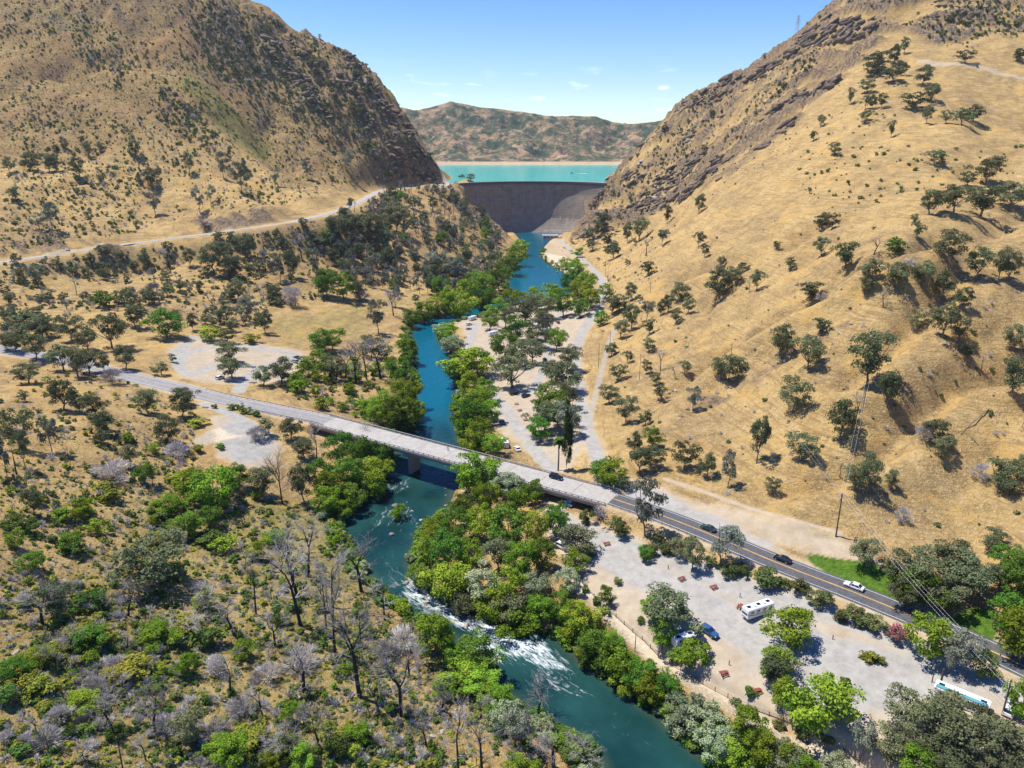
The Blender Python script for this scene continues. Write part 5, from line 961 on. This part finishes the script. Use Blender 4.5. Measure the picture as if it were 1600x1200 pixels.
def camper(name, label, cat, pos, ang, Lg=9.5, Wd=2.6, Ht=3.2, motor=True, graphics=True, roof=3, group=None, teal=False):
    root = tag(empty(name, pos, ang), label, cat, group); h = Lg/2
    mb = MB(); rounded_box(mb, -h, h, -Wd/2, Wd/2, .45, Ht); mb.obj('body', M_shell, root)
    if motor:
        mb = MB(); mb.add([(h+.02, -Wd/2+.25, 1.35), (h+.02, Wd/2-.25, 1.35), (h-.02, Wd/2-.3, 2.5), (h-.02, -Wd/2+.3, 2.5), (h-.3, -Wd/2+.25, 1.35), (h-.3, Wd/2-.25, 1.35), (h-.3, Wd/2-.3, 2.5), (h-.3, -Wd/2+.3, 2.5)], [(0, 1, 2, 3), (1, 5, 6, 2), (4, 0, 3, 7)]); mb.obj('windscreen', M_glass, root)
        for s in (-1, 1):
            mb = MB(); mb.box(h-.05, h+.05, s*.95-.16, s*.95+.16, .75, .95); mb.obj('headlight', M_lamp, root)
            mb = MB(); mb.box(h-.1, h+.05, s*1.45-.1, s*1.45+.1, 1.6, 2.0); mb.obj('door_mirror', M_trim, root)
        mb = MB(); mb.box(h-.02, h+.06, -.8, .8, .62, .72); mb.obj('bumper', M_trim, root)
    for s in (-1, 1):
        for x in (np.linspace(-h+1.2, h-1.4, 4) if Lg > 8 else (-h+1.3, 0, h-1.5)):
            mb = MB(); y = s*(Wd/2+.012); mb.box(x-.5, x+.5, min(y, y-s*.05), max(y, y-s*.05), 1.75, 2.4); mb.obj('side_window', M_glass, root)
        if graphics:
            for j in range(3):
                mb = MB(); y = s*(Wd/2+.008); x0 = -h+.8+j*2.2; yy = (min(y, y-s*.04), max(y, y-s*.04))
                mb.add([(x0, yy[0], 1.0), (x0+2.6, yy[0], 1.3), (x0+3.0, yy[0], 1.62), (x0+.5, yy[0], 1.2), (x0, yy[1], 1.0), (x0+2.6, yy[1], 1.3), (x0+3.0, yy[1], 1.62), (x0+.5, yy[1], 1.2)], [(0, 1, 2, 3), (7, 6, 5, 4), (0, 4, 5, 1), (1, 5, 6, 2), (2, 6, 7, 3), (3, 7, 4, 0)]); mb.obj('body_stripe', M_stripe, root)
    for j in range(roof):
        x = -h+1.2+j*(Lg-2.4)/max(roof-1, 1); mb = MB(); mb.box(x-.55, x+.55, -.45+.2*(j % 2), .45+.2*(j % 2), Ht+.01, Ht+.28 if j % 2 else Ht+.08); mb.obj('roof_unit' if j % 2 else 'solar_panel', M_shell if j % 2 else M_solar, root)
    if teal: mb = MB(); mb.box(-h+.4, h-.3, .35, Wd/2-.08, Ht+.01, Ht+.10); mb.obj('roof_panel', M_teal, root)
    for x in ((-h+2.3, h-1.8) if motor else (-.5, .5)):
        for y in (-Wd/2+.15, Wd/2-.15): wheel(root, x, y, .45 if motor else .36)
    if not motor: mb = MB(); mb.bar((h, .5, .5), (h+1.2, 0, .5), .06, 5); mb.bar((h, -.5, .5), (h+1.2, 0, .5), .06, 5); mb.obj('tow_bar', M_trim, root)
    return root
camper('motorhome', 'big white motorhome with dark swoosh graphics standing in the gravel lot', 'motorhome', on(1183, 960, .02), ang_px(1200, 950, 1166, 966), 8.6, 2.5, 3.1, roof=5)
camper('travel_trailer', 'very long white trailer with a teal roof panel at lower right', 'trailer', on(1500, 1101, .02), ang_px(1535, 1118, 1470, 1094), 10.2, 3.0, 3.0, False, False, 3, teal=True)
camper('camper_van', 'small white camper under the oak cluster of the gravel lot', 'camper', on(1068, 1006, .02), ang_px(1068, 1006, 1085, 998), 6, 2.3, 2.6, True, False, 3)
for x, y, x1, y1, lg, l in [(789, 697, 786, 690, 6.5, 'white camper beside the river trees just above the bridge'), (850, 497, 860, 494, 7.5, 'white and blue caravan in the upper campground lot'), (842, 511, 852, 508, 9, 'long white caravan in the middle of the upper lot'),
   (770, 524, 780, 521, 8, 'white caravan under the first trees of the upper camp'), (772, 541, 783, 538, 7, 'white caravan between two trees near the river camp'), (738, 500, 748, 497, 7.5, 'white caravan at the riverside end of the upper camp'), (790, 488, 796, 486, 6, 'farthest white caravan by the pool'), (860, 520, 866, 527, 6, 'white caravan parked across the upper lane')]:
    camper('caravan', l, 'caravan', on(x, y, .02), ang_px(x, y, x1, y1), lg, 2.5, 2.9, False, False, 3, 'caravans in the campground')
# ---------------------------------------------------------------- picnic tables
M_red = mat('red_brown_painted_wood', (.20, .055, .035), .7, var=.2, vscale=3)
M_hole = mat('charred_grill_iron', (.03, .03, .03), .7)
tp = None
for i, (x, y, r, l) in enumerate([(1065, 906, .5, 'beside the highway bushes, upper left of the lot'), (1115, 919, .4, 'nearer the motorhome, upper middle of the lot'), (1131, 1054, .2, 'lower middle of the gravel lot near the fence'), (1183, 1082, .3, 'beside the shady trees at the fence'), (1157, 950, 1., 'directly in front of the motorhome'), (948, 851, .2, 'near the small round tree of the lot'),
        (807, 632, .3, 'in the middle camp, upper of three'), (812, 642, .5, 'in the middle camp, middle of three'), (821, 657, .4, 'in the middle camp, lowest of three'), (727, 528, .2, 'by the riverside row of cars'), (729, 538, .2, 'lower one by the riverside row'), (942, 518, .5, 'on the gold slope above the camp road'), (905, 545, .5, 'beside the camp road bend')]):
    t = tag(empty('picnic_table', on(x, y, .01), r), 'red brown picnic table '+l, 'picnic table', 'picnic tables')
    if tp is None:
        tp = t; mb = MB(); mb.box(-1.1, 1.1, -.42, .42, .74, .80); mb.obj('table_top', M_red, t)
        for s in (-1, 1):
            mb = MB(); mb.box(-1.1, 1.1, s*.78-.14, s*.78+.14, .44, .49); mb.obj('bench', M_red, t)
            mb = MB(); mb.bar((s*.75, -.3, .74), (s*.75, -.8, 0), .06, 4); mb.bar((s*.75, .3, .74), (s*.75, .8, 0), .06, 4); mb.bar((s*.75, -.85, .41), (s*.75, .85, .41), .05, 4); mb.obj('leg', M_red, t)
    else:
        for ch in tp.children: c = ch.copy(); S.collection.objects.link(c); c.parent = t
    t.scale = (.92,)*3
# ---------------------------------------------------------------- utility poles and wires
M_pole = mat('creosote_pole_wood', (.10, .07, .05), .9, var=.25, vscale=4); M_ins = mat('white_insulator', (.7, .7, .7), .3)
POLETOP = {}
def pole(px, py, hp, arm, label, r=.17, key=None, trans=False, ang=.7):
    p = np.array(on(px, py)); h = hp*depth(*p)/F/.92; t = tag(empty('utility_pole', tuple(p), ang), label, 'utility pole', 'wooden utility poles')
    mb = MB(); mb.bar((0, 0, -.4), (0, 0, h), r, 8, r*.65); mb.obj('pole', M_pole, t)
    if arm:
        for z in (h-.5, h-1.6) if arm > 1 else (h-.5,):
            mb = MB(); mb.box(-1.3, 1.3, -.09+r, .09+r, z-.08, z+.08); a = mb.obj('crossarm', M_pole, t)
            for x in (-1.15, -.45, .45, 1.15): m2 = MB(); m2.bar((x, r, z+.08), (x, r, z+.34), .07, 6); m2.obj('insulator', M_ins, a)
    if trans: mb = MB(); mb.bar((.5, 0, h-3.2), (.5, 0, h-2.2), .28, 10); mb.obj('transformer', M_steel, t)
    POLETOP[key or label] = p+[0, 0, h]
pole(1306, 838, 68, 2, 'tall dark wooden pole standing alone on the cut slope above highway', .22, 'A', ang=.9)
pole(1566, 1118, 56, 1, 'wooden pole with crossarm and transformer at the lower right corner', .2, 'C', True, .9)
pole(1456, 1066, 30, 0, 'thin pole near the long trailer, left of the pair', .13); pole(1468, 1076, 34, 0, 'thick brown pole near the long trailer, right of the pair', .28)
pole(992, 1018, 30, 0, 'short pole beside the riverside footpath', .12)
pole(1138, 598, 58, 1, 'wooden pole beside the rocky outcrop on the right slope', .16, 'B', ang=.9); pole(1338, 706, 104, 1, 'very tall slim pole by the bare tree in mid right slope', .15, 'D')
for x, y, h, l in [(935, 576, 38, 'between camp road and dirt track'), (999, 594, 40, 'on the slope right of the dirt track'), (949, 452, 32, 'at the bend of the gravel road'), (1016, 458, 42, 'on the gold slope above the road bend'), (910, 408, 24, 'below the dam beside the gravel road'), (946, 432, 28, 'just above the road bend'), (892, 384, 22, 'nearest to the dam foot'), (975, 508, 26, 'below the grey pines'), (953, 540, 22, 'beside the upper dirt track')]:
    pole(x, y, h, 0, 'slim wooden pole '+l, .13, l)
M_wire = mat('bare_aluminium_wire', (.6, .6, .6), .4, .5)
def wire(a, b, sag, label, n=3):
    a = POLETOP[a]; b = POLETOP[b]
    d = (b-a)/np.linalg.norm(b-a); s = np.array([-d[1], d[0], 0]); s /= np.linalg.norm(s); t = tag(empty('power_line', tuple(a)), label, 'power line', 'overhead wires')
    for k in range(n):
        o = s*(k-(n-1)/2)*1.1; pts = [a+(b-a)*u+o-[0, 0, sag*4*u*(1-u)+.2]-a for u in np.linspace(0, 1, 20)]; V, Fq = tube(pts, [.022]*20, 4); link('wire', np_mesh('wire', V, [np.array(Fq)], M_wire), t)
wire('A', 'C', 1.5, 'three bare wires running from the lone pole down to the corner'); wire('B', 'A', 1.2, 'wires from the outcrop pole down to the lone pole', 2); wire('D', 'A', 1.0, 'wires between the tall slim pole and the lone pole', 2)
# transmission tower on the skyline
X, Y, Z = upY(1244, 62, 960); Z = float(hz(X, Y)); t = tag(empty('transmission_tower', (X, Y, Z)), 'faint steel lattice tower on the right skyline', 'pylon')
mb = MB(); H_ = 24.
for sx_ in (-1, 1):
    for sy_ in (-1, 1): mb.bar((2.2*sx_, 2.2*sy_, -2), (.35*sx_, .35*sy_, H_), .16, 4)
for i in range(8):
    z0, z1 = H_*i/8, H_*(i+1)/8; r0, r1 = 2.2-1.85*i/8, 2.2-1.85*(i+1)/8
    for sy_ in (-1, 1): mb.bar((-r0, sy_*r0, z0), (r1, sy_*r1, z1), .08, 3); mb.bar((r0, sy_*r0, z0), (-r1, sy_*r1, z1), .08, 3)
mb.obj('lattice', M_steel, t)
for z in (H_-1, H_-4.5, H_-8): mb = MB(); mb.bar((-4, 0, z), (4, 0, z), .14, 4); mb.obj('crossarm', M_steel, t)
# ---------------------------------------------------------------- rail fence along the path, marker posts
fp = unproj(*pxl("902 903;930 935;955 958;985 985;1008 1004;1030 1028;1060 1046;1095 1068;1150 1097;1210 1122;1260 1146;1310 1172;1350 1195").T)[:, :2]
fl = smoothline(fp, 8); ar = np.r_[0, np.cumsum(np.hypot(*np.diff(fl, axis=0).T))]; tt_ = np.arange(0, ar[-1], 3.2); fx_, fy_ = np.interp(tt_, ar, fl[:, 0]), np.interp(tt_, ar, fl[:, 1]); fz_ = hz(fx_, fy_)
t = tag(empty('rail_fence', (fx_[0], fy_[0], fz_[0])), 'low wooden rail fence running along the riverside footpath', 'fence'); mb = MB(); mb.bar((0, 0, -.3), (0, 0, 1.2), .10, 5); pm = mb.mesh('post', M_pole); o0 = np.array([fx_[0], fy_[0], fz_[0]])
for i in range(len(tt_)):
    link('post', pm, t, tuple(np.array([fx_[i], fy_[i], fz_[i]])-o0))
mb = MB()
for z in (.55, 1.0):
    for i in range(len(tt_)-1): mb.bar(np.array([fx_[i], fy_[i], fz_[i]+z])-o0, np.array([fx_[i+1], fy_[i+1], fz_[i+1]+z])-o0, .05, 4)
    mb.obj('rail', M_pole, t); mb = MB()
mb = MB(); mb.box(-.1, .1, -.1, .1, -.2, 1.25); mb.box(-.13, .13, -.13, .13, 1.251, 1.33); sm_ = mb.mesh('signpost', M_wood)
for x, y, l in [(1044, 889, 'left'), (1080, 894, 'second'), (1156, 933, 'above the motorhome'), (1139, 1039, 'in the open gravel'), (1301, 999, 'near the cactus island'), (1252, 975, 'by the green tree'), (1010, 884, 'beside the round tree')]:
    o = link('site_marker_post', sm_, None, on(x, y)); o.scale = (.9,)*3; tag(o, 'short wooden campsite marker post '+l, 'marker post', 'campsite marker posts')
# ---------------------------------------------------------------- boulders
M_rock = mat('grey_boulder', (.20, .175, .15), .9, var=.35, vscale=.8); M_rock2 = mat('pale_boulder', (.38, .34, .29), .9, var=.25, vscale=.8)
import bmesh
RK = []
for v in range(6):
    bm = bmesh.new(); bmesh.ops.create_icosphere(bm, subdivisions=2, radius=.5); rg = np.random.default_rng(v)
    cuts = rg.normal(size=(9, 3)); cuts /= np.linalg.norm(cuts, axis=1)[:, None]
    for vt in bm.verts:
        p = np.array(vt.co); 
        for c in cuts: 
            e = p@c-.33
            if e > 0: p = p-c*e*.9
        p *= 1+.06*rg.normal(); vt.co = p*[1.2, .9, .7]
    me = bpy.data.meshes.new('boulder'); bm.to_mesh(me); bm.free(); me.materials.append(M_rock if v < 4 else M_rock2); RK.append(me)
BP = []
def boulders(poly, n, s0, s1, lab_, seed):
    rg = np.random.default_rng(seed); P = pxl(poly); lo, hi = P.min(0), P.max(0); x = rg.uniform(lo[0], hi[0], n*5); y = rg.uniform(lo[1], hi[1], n*5); m = pip(P, x, y); x, y = x[m][:n], y[m][:n]
    Q = unproj(x, y)
    for (X, Y, Z) in Q:
        if Y > 1300: continue
        z = max(float(hz(X, Y)), float(wz(Y))-.1 if hz(X, Y) < wz(Y)+.2 else -99); s = rg.uniform(0, 1)**2.2*(s1-s0)+s0
        BP.append((lab_, s, X, Y, z)); continue
        o = link('boulder', RK[int(rg.integers(6))], None, (X, Y, z)); o.scale = (s, s, s*rg.uniform(.7, 1.1)); o.rotation_euler = (rg.uniform(-.3, .3), rg.uniform(-.3, .3), rg.uniform(0, 6.28))
        tag(o, lab_, 'boulder', lab_.split(' ', 1)[1][:60])
boulders("690 735;735 735;740 790;700 800;690 830;660 850;650 840;690 790", 26, .8, 2.6, 'grey boulder in the shallows below the bridge', 1)
boulders("590 800;660 790;660 835;600 850", 16, .7, 2.4, 'wet grey boulder near the mid-river island', 2)
boulders("630 905;690 930;760 975;740 1000;690 975;640 950", 22, .8, 2.6, 'wet grey boulder in the head of the rapids', 3)
boulders("845 385;875 378;905 420;900 440;860 425;842 405", 34, 1., 3.5, 'pale boulder on the rubble bank of the pool', 4)
boulders("920 800;960 800;990 825;960 835;930 825", 22, .6, 1.7, 'pale rubble boulder on the bank at the bridge end', 5)
boulders("610 1070;720 1090;730 1170;620 1130", 28, .5, 1.6, 'brown rock among dry grass above the rapids bank', 6)
boulders("1100 600;1160 570;1240 540;1330 500;1340 512;1250 560;1160 600;1050 670;1040 650", 48, .8, 2.8, 'dark rock of the diagonal outcrop', 7)
boulders("1000 640;1030 620;1060 600;1070 610;1030 640;1010 655", 20, .8, 2.2, 'dark rock left of the diagonal outcrop', 8)
boulders("20 1020;120 990;240 1040;200 1110;60 1100", 24, .5, 1.8, 'weathered rock in the yellow-green thicket', 9)
boulders("700 292;760 330;790 372;770 380;720 330", 30, 2, 7, 'big rock on the cliff edge left of the dam', 10)
boulders("940 285;1060 170;1100 280;1000 330;910 365", 40, 2.5, 9, 'big dark rock on the ridge right of the dam', 11)
boulders("1350 1026;1380 1030;1382 1042;1352 1040", 14, .5, 1.1, 'pale edging stone of the cactus island', 12)
boulders("655 1130;700 1140;690 1170;650 1160", 14, .5, 1.6, 'brown rock by the dead saplings', 13)
BL_ = {}
for b in BP: BL_.setdefault(b[0], []).append(b)
rg = np.random.default_rng(77)
for lb, L_ in BL_.items():
    L_.sort(key=lambda t: proj(t[2], t[3], t[4])[0])
    for i, (_, s, X, Y, z) in enumerate(L_):
        o = link('boulder', RK[int(rg.integers(6))], None, (X, Y, z)); o.scale = (s, s, s*rg.uniform(.7, 1.1)); o.rotation_euler = (rg.uniform(-.3, .3), rg.uniform(-.3, .3), rg.uniform(0, 6.28))
        tag(o, f"{lb}, {ORD[i]} from left", 'boulder', lb.split(' ', 1)[1][:60])
# the rocky strata of the two ridges: blocks far too many to count, one object
RT = []
for me in RK[:4]:
    v = np.zeros(len(me.vertices)*3); me.vertices.foreach_get('co', v); RT.append((v.reshape(-1, 3), np.array([p.vertices[:] for p in me.polygons])))
Vs = []; Fs = []; k0 = 0; rg = np.random.default_rng(55)
for poly, n, s0, s1, thr in (("937 284;980 230;1050 160;1200 88;1330 0;1400 20;1330 100;1240 195;1145 270;1070 312;1010 340;965 358;905 376;900 366", 2600, 2.2, 9, .05), ("600 160;650 200;705 272;700 285;640 288;580 240;480 160;400 60;450 45;570 90", 1300, 2, 10, .02), ("1400 0;1600 0;1600 40;1460 60;1380 30", 200, 2, 5, .1), ("702 292;760 332;794 374;780 384;740 350;700 310", 160, 1.5, 5, -1), ("870 385;905 365;960 345;1000 350;930 390;905 400", 90, 1.2, 4, -1)):
    P = pxl(poly); lo, hi = P.min(0), P.max(0); x = rg.uniform(lo[0], hi[0], n*3); y = rg.uniform(lo[1], hi[1], n*3); m = pip(P, x, y); Q = unproj(x[m][:n], y[m][:n])
    r_ = (Q[:, 0]*.56+Q[:, 1]*.83); a_ = (Q[:, 0]*.83-Q[:, 1]*.56); keep = (Q[:, 1] < 1300) & (fbm(r_/14+fbm(Q[:, 0]/40, Q[:, 1]/40, 71, 2), a_/70, 61, 4) > thr)
    for X, Y, Z in Q[keep]:
        v, f = RT[int(rg.integers(4))]; s = rg.uniform(0, 1)**2*(s1-s0)+s0; q = v*[s*rg.uniform(1.0, 2.3), s*rg.uniform(.5, .9), s*rg.uniform(.6, 1.3)]; a = math.atan2(-.56, .83)+rg.normal()*.4; ca, sa = math.cos(a), math.sin(a); tl = rg.uniform(.25, .8) if poly[0] == '9' else rg.uniform(-.5, .3)
        q = q@np.array([[math.cos(tl), 0, math.sin(tl)], [0, 1, 0], [-math.sin(tl), 0, math.cos(tl)]]); q = np.stack([q[:, 0]*ca-q[:, 1]*sa+X, q[:, 0]*sa+q[:, 1]*ca+Y, q[:, 2]+float(hz(X, Y))+.05*s], -1); Vs.append(q); Fs.append(f+k0); k0 += len(q)
M_strata = mat('brown_grey_strata_rock', (.15, .115, .085), .95, var=.55, vscale=.12)
tag(link('rock_outcrops', np_mesh('rock_outcrops', np.vstack(Vs), [np.vstack(Fs)], M_strata)), 'jagged brown grey rock blocks along the rocky ridges beside the dam', 'rocks', kind='stuff')
# fallen logs
for i, (x, y, x1, y1, l) in enumerate([(1480, 652, 1528, 696, 'upper right slope'), (1545, 640, 1500, 680, 'upper right slope crossing another'), (40, 1185, 80, 1170, 'bottom left grass'), (300, 925, 370, 935, 'beside the biggest oak'), (560, 960, 600, 963, 'bank above the rapids'), (120, 730, 160, 728, 'left slope hollow'), (600, 1058, 570, 1062, 'between the black trunks')]):
    a, b = unproj([x, x1], [y, y1]); a[2] = hz(a[0], a[1])+.3; b[2] = hz(b[0], b[1])+.5; rg = np.random.default_rng(i)
    T = [tube([(0, 0, 0), (b-a)*.5+[0, 0, .2], b-a], [.2, .15, .06], 6)]
    for k in range(4): u = rg.uniform(.4, .95); p = (b-a)*u; T.append(tube([p, p+rg.normal(size=3)*[1, 1, .5]+[0, 0, .8]], [.07, .02], 4))
    V, Fq = join(T); o = link('fallen_log', np_mesh('fallen_log', V, [Fq], M_bark), None, tuple(a)); tag(o, 'bleached fallen log on the '+l, 'log', 'fallen logs')
# ---------------------------------------------------------------- palm
p = on(872, 735); t = tag(empty('palm_tree', p), 'tall palm with shaggy head beside the cypress at the bridge', 'palm tree'); h = 52*depth(*p)/F
mb = MB(); V, Fq = tube([(0, 0, -.3), (.15, 0, h*.5), (0, .1, h)], [.34, .26, .22], 8); link('trunk', np_mesh('trunk', V, [np.array(Fq)], M_bark), t)
rg = np.random.default_rng(3); VV = []; FF = []
for i in range(46):
    a = rg.uniform(0, 6.28); e = rg.uniform(-.9, 1.1); L_ = rg.uniform(1.9, 2.6); d = np.array([math.cos(a), math.sin(a), 0]); s = np.array([-d[1], d[0], 0]); pts = []
    for u in np.linspace(0, 1, 6): pts.append(np.array([0, 0, h])+d*L_*u*math.cos(e*.6)+np.array([0, 0, L_*(math.sin(e)*u-.55*u*u)]))
    for k in range(5):
        w0 = .55*math.sin(PI*(k/5)*.9+.25); w1 = .55*math.sin(PI*((k+1)/5)*.9+.25)*(k < 4); b0 = len(VV)
        VV += [pts[k]-s*w0, pts[k]+s*w0, pts[k+1]+s*w1, pts[k+1]-s*w1]; FF.append((b0, b0+1, b0+2, b0+3))
link('fronds', np_mesh('fronds', VV, [np.array(FF)], LM['H']), t)
# ---------------------------------------------------------------- boat on the lake
X, Y = up(893, 271, LZ); t = tag(empty('motor_boat', (X, Y, LZ-.1), 2.8), 'small white motor boat with a pale wake on the turquoise lake', 'boat'); t.scale = (1.6,)*3
mb = MB(); V = []; 
for x, w_, z in [(-3.5, 1.1, .9), (0, 1.25, .95), (2, 1., 1.05), (3.8, .05, 1.3)]: V += [(x, -w_, z), (x, w_, z), (x, w_*.5, 0), (x, -w_*.5, 0)]
Fq = [(i*4+k, i*4+(k+1) % 4, i*4+4+(k+1) % 4, i*4+4+k) for i in range(3) for k in range(4)]+[(3, 2, 1, 0), (12, 13, 14, 15)]; mb.add(V, Fq); mb.obj('hull', M_shell, t)
mb = MB(); mb.box(-1, 1, -.8, .8, .95, 1.9); mb.obj('cabin', M_glass, t); mb = MB(); mb.box(-1.3, 1.2, -.9, .9, 1.901, 2.0); mb.obj('canopy', M_shell, t)
mb = MB(); mb.add([(-3.5, -.8, .16), (-3.5, .8, .16), (-22, 3.2, .13), (-22, -3.2, .13)], [(0, 1, 2, 3)]); o = mb.obj('wake', mat('white_wake_foam', (.75, .82, .82), .7), t)
# ---------------------------------------------------------------- walker on the bridge
def person(pos, ang, label, shirt, trouser):
    me = bpy.data.meshes.new('body'); J = [(0, 0, .95), (0, 0, 1.2), (0, 0, 1.42), (0, 0, 1.55), (.02, 0, 1.68), (0, .1, .9), (.14, .1, .48), (.05, .1, .06), (.18, .1, .04), (0, -.1, .9), (.02, -.1, .48), (-.2, -.1, .1), (-.08, -.1, .05), (0, .2, 1.4), (-.06, .25, 1.12), (.06, .26, .88), (0, -.2, 1.4), (.05, -.25, 1.12), (.2, -.24, .92)]
    E = [(0, 1), (1, 2), (2, 3), (3, 4), (0, 5), (5, 6), (6, 7), (7, 8), (0, 9), (9, 10), (10, 11), (11, 12), (2, 13), (13, 14), (14, 15), (2, 16), (16, 17), (17, 18)]
    R = [.15, .14, .16, .06, .11, .1, .075, .045, .04, .1, .075, .045, .04, .065, .045, .035, .065, .045, .035]
    me.from_pydata(J, E, []); root = tag(empty('person', pos, ang), label, 'person'); o = link('body', me, root); o.modifiers.new('skin', 'SKIN')
    for i, r in enumerate(R): me.skin_vertices[0].data[i].radius = (r, r); 
    me.skin_vertices[0].data[0].use_root = True
    sb = o.modifiers.new('s', 'SUBSURF'); sb.levels = sb.render_levels = 2; me.materials.append(shirt)
    mb = MB(); mb.bar((0, 0, .5), (0, 0, 1.0), .19, 8, .17); k = mb.obj('shorts', trouser, root); k.scale = (.8, 1.05, 1)
    bm = bmesh.new(); bmesh.ops.create_icosphere(bm, subdivisions=2, radius=.125); m2 = bpy.data.meshes.new('hair'); bm.to_mesh(m2); bm.free(); m2.materials.append(M_trim); k = link('hair', m2, root, (.0, 0, 1.72)); k.scale = (1, .85, .9)
ap = up(700, 703, 10.9); f_ = float(np.clip((ap[0]-DECK0[0])/(DECK1[0]-DECK0[0]), 0, 1)); person((ap[0], ap[1], DECK0[2]*(1-f_)+DECK1[2]*f_+.04), ba, 'person in dark clothes walking on the bridge deck', mat('dark_shirt', (.05, .05, .06)), mat('grey_trousers', (.12, .12, .14)))
# ---------------------------------------------------------------- air
hv = bpy.data.materials.new('thin_haze'); hv.use_nodes = True; t = hv.node_tree; t.nodes.remove(t.nodes['Principled BSDF'])
pv = t.nodes.new('ShaderNodeVolumePrincipled'); pv.inputs['Color'].default_value = (.72, .83, 1, 1); pv.inputs['Density'].default_value = .000038; pv.inputs['Anisotropy'].default_value = .3
t.links.new(pv.outputs[0], t.nodes['Material Output'].inputs['Volume'])
mb = MB(); mb.box(-3400, 3400, -60, 5700, -30, 620); tag(mb.obj('haze', hv), kind='stuff')
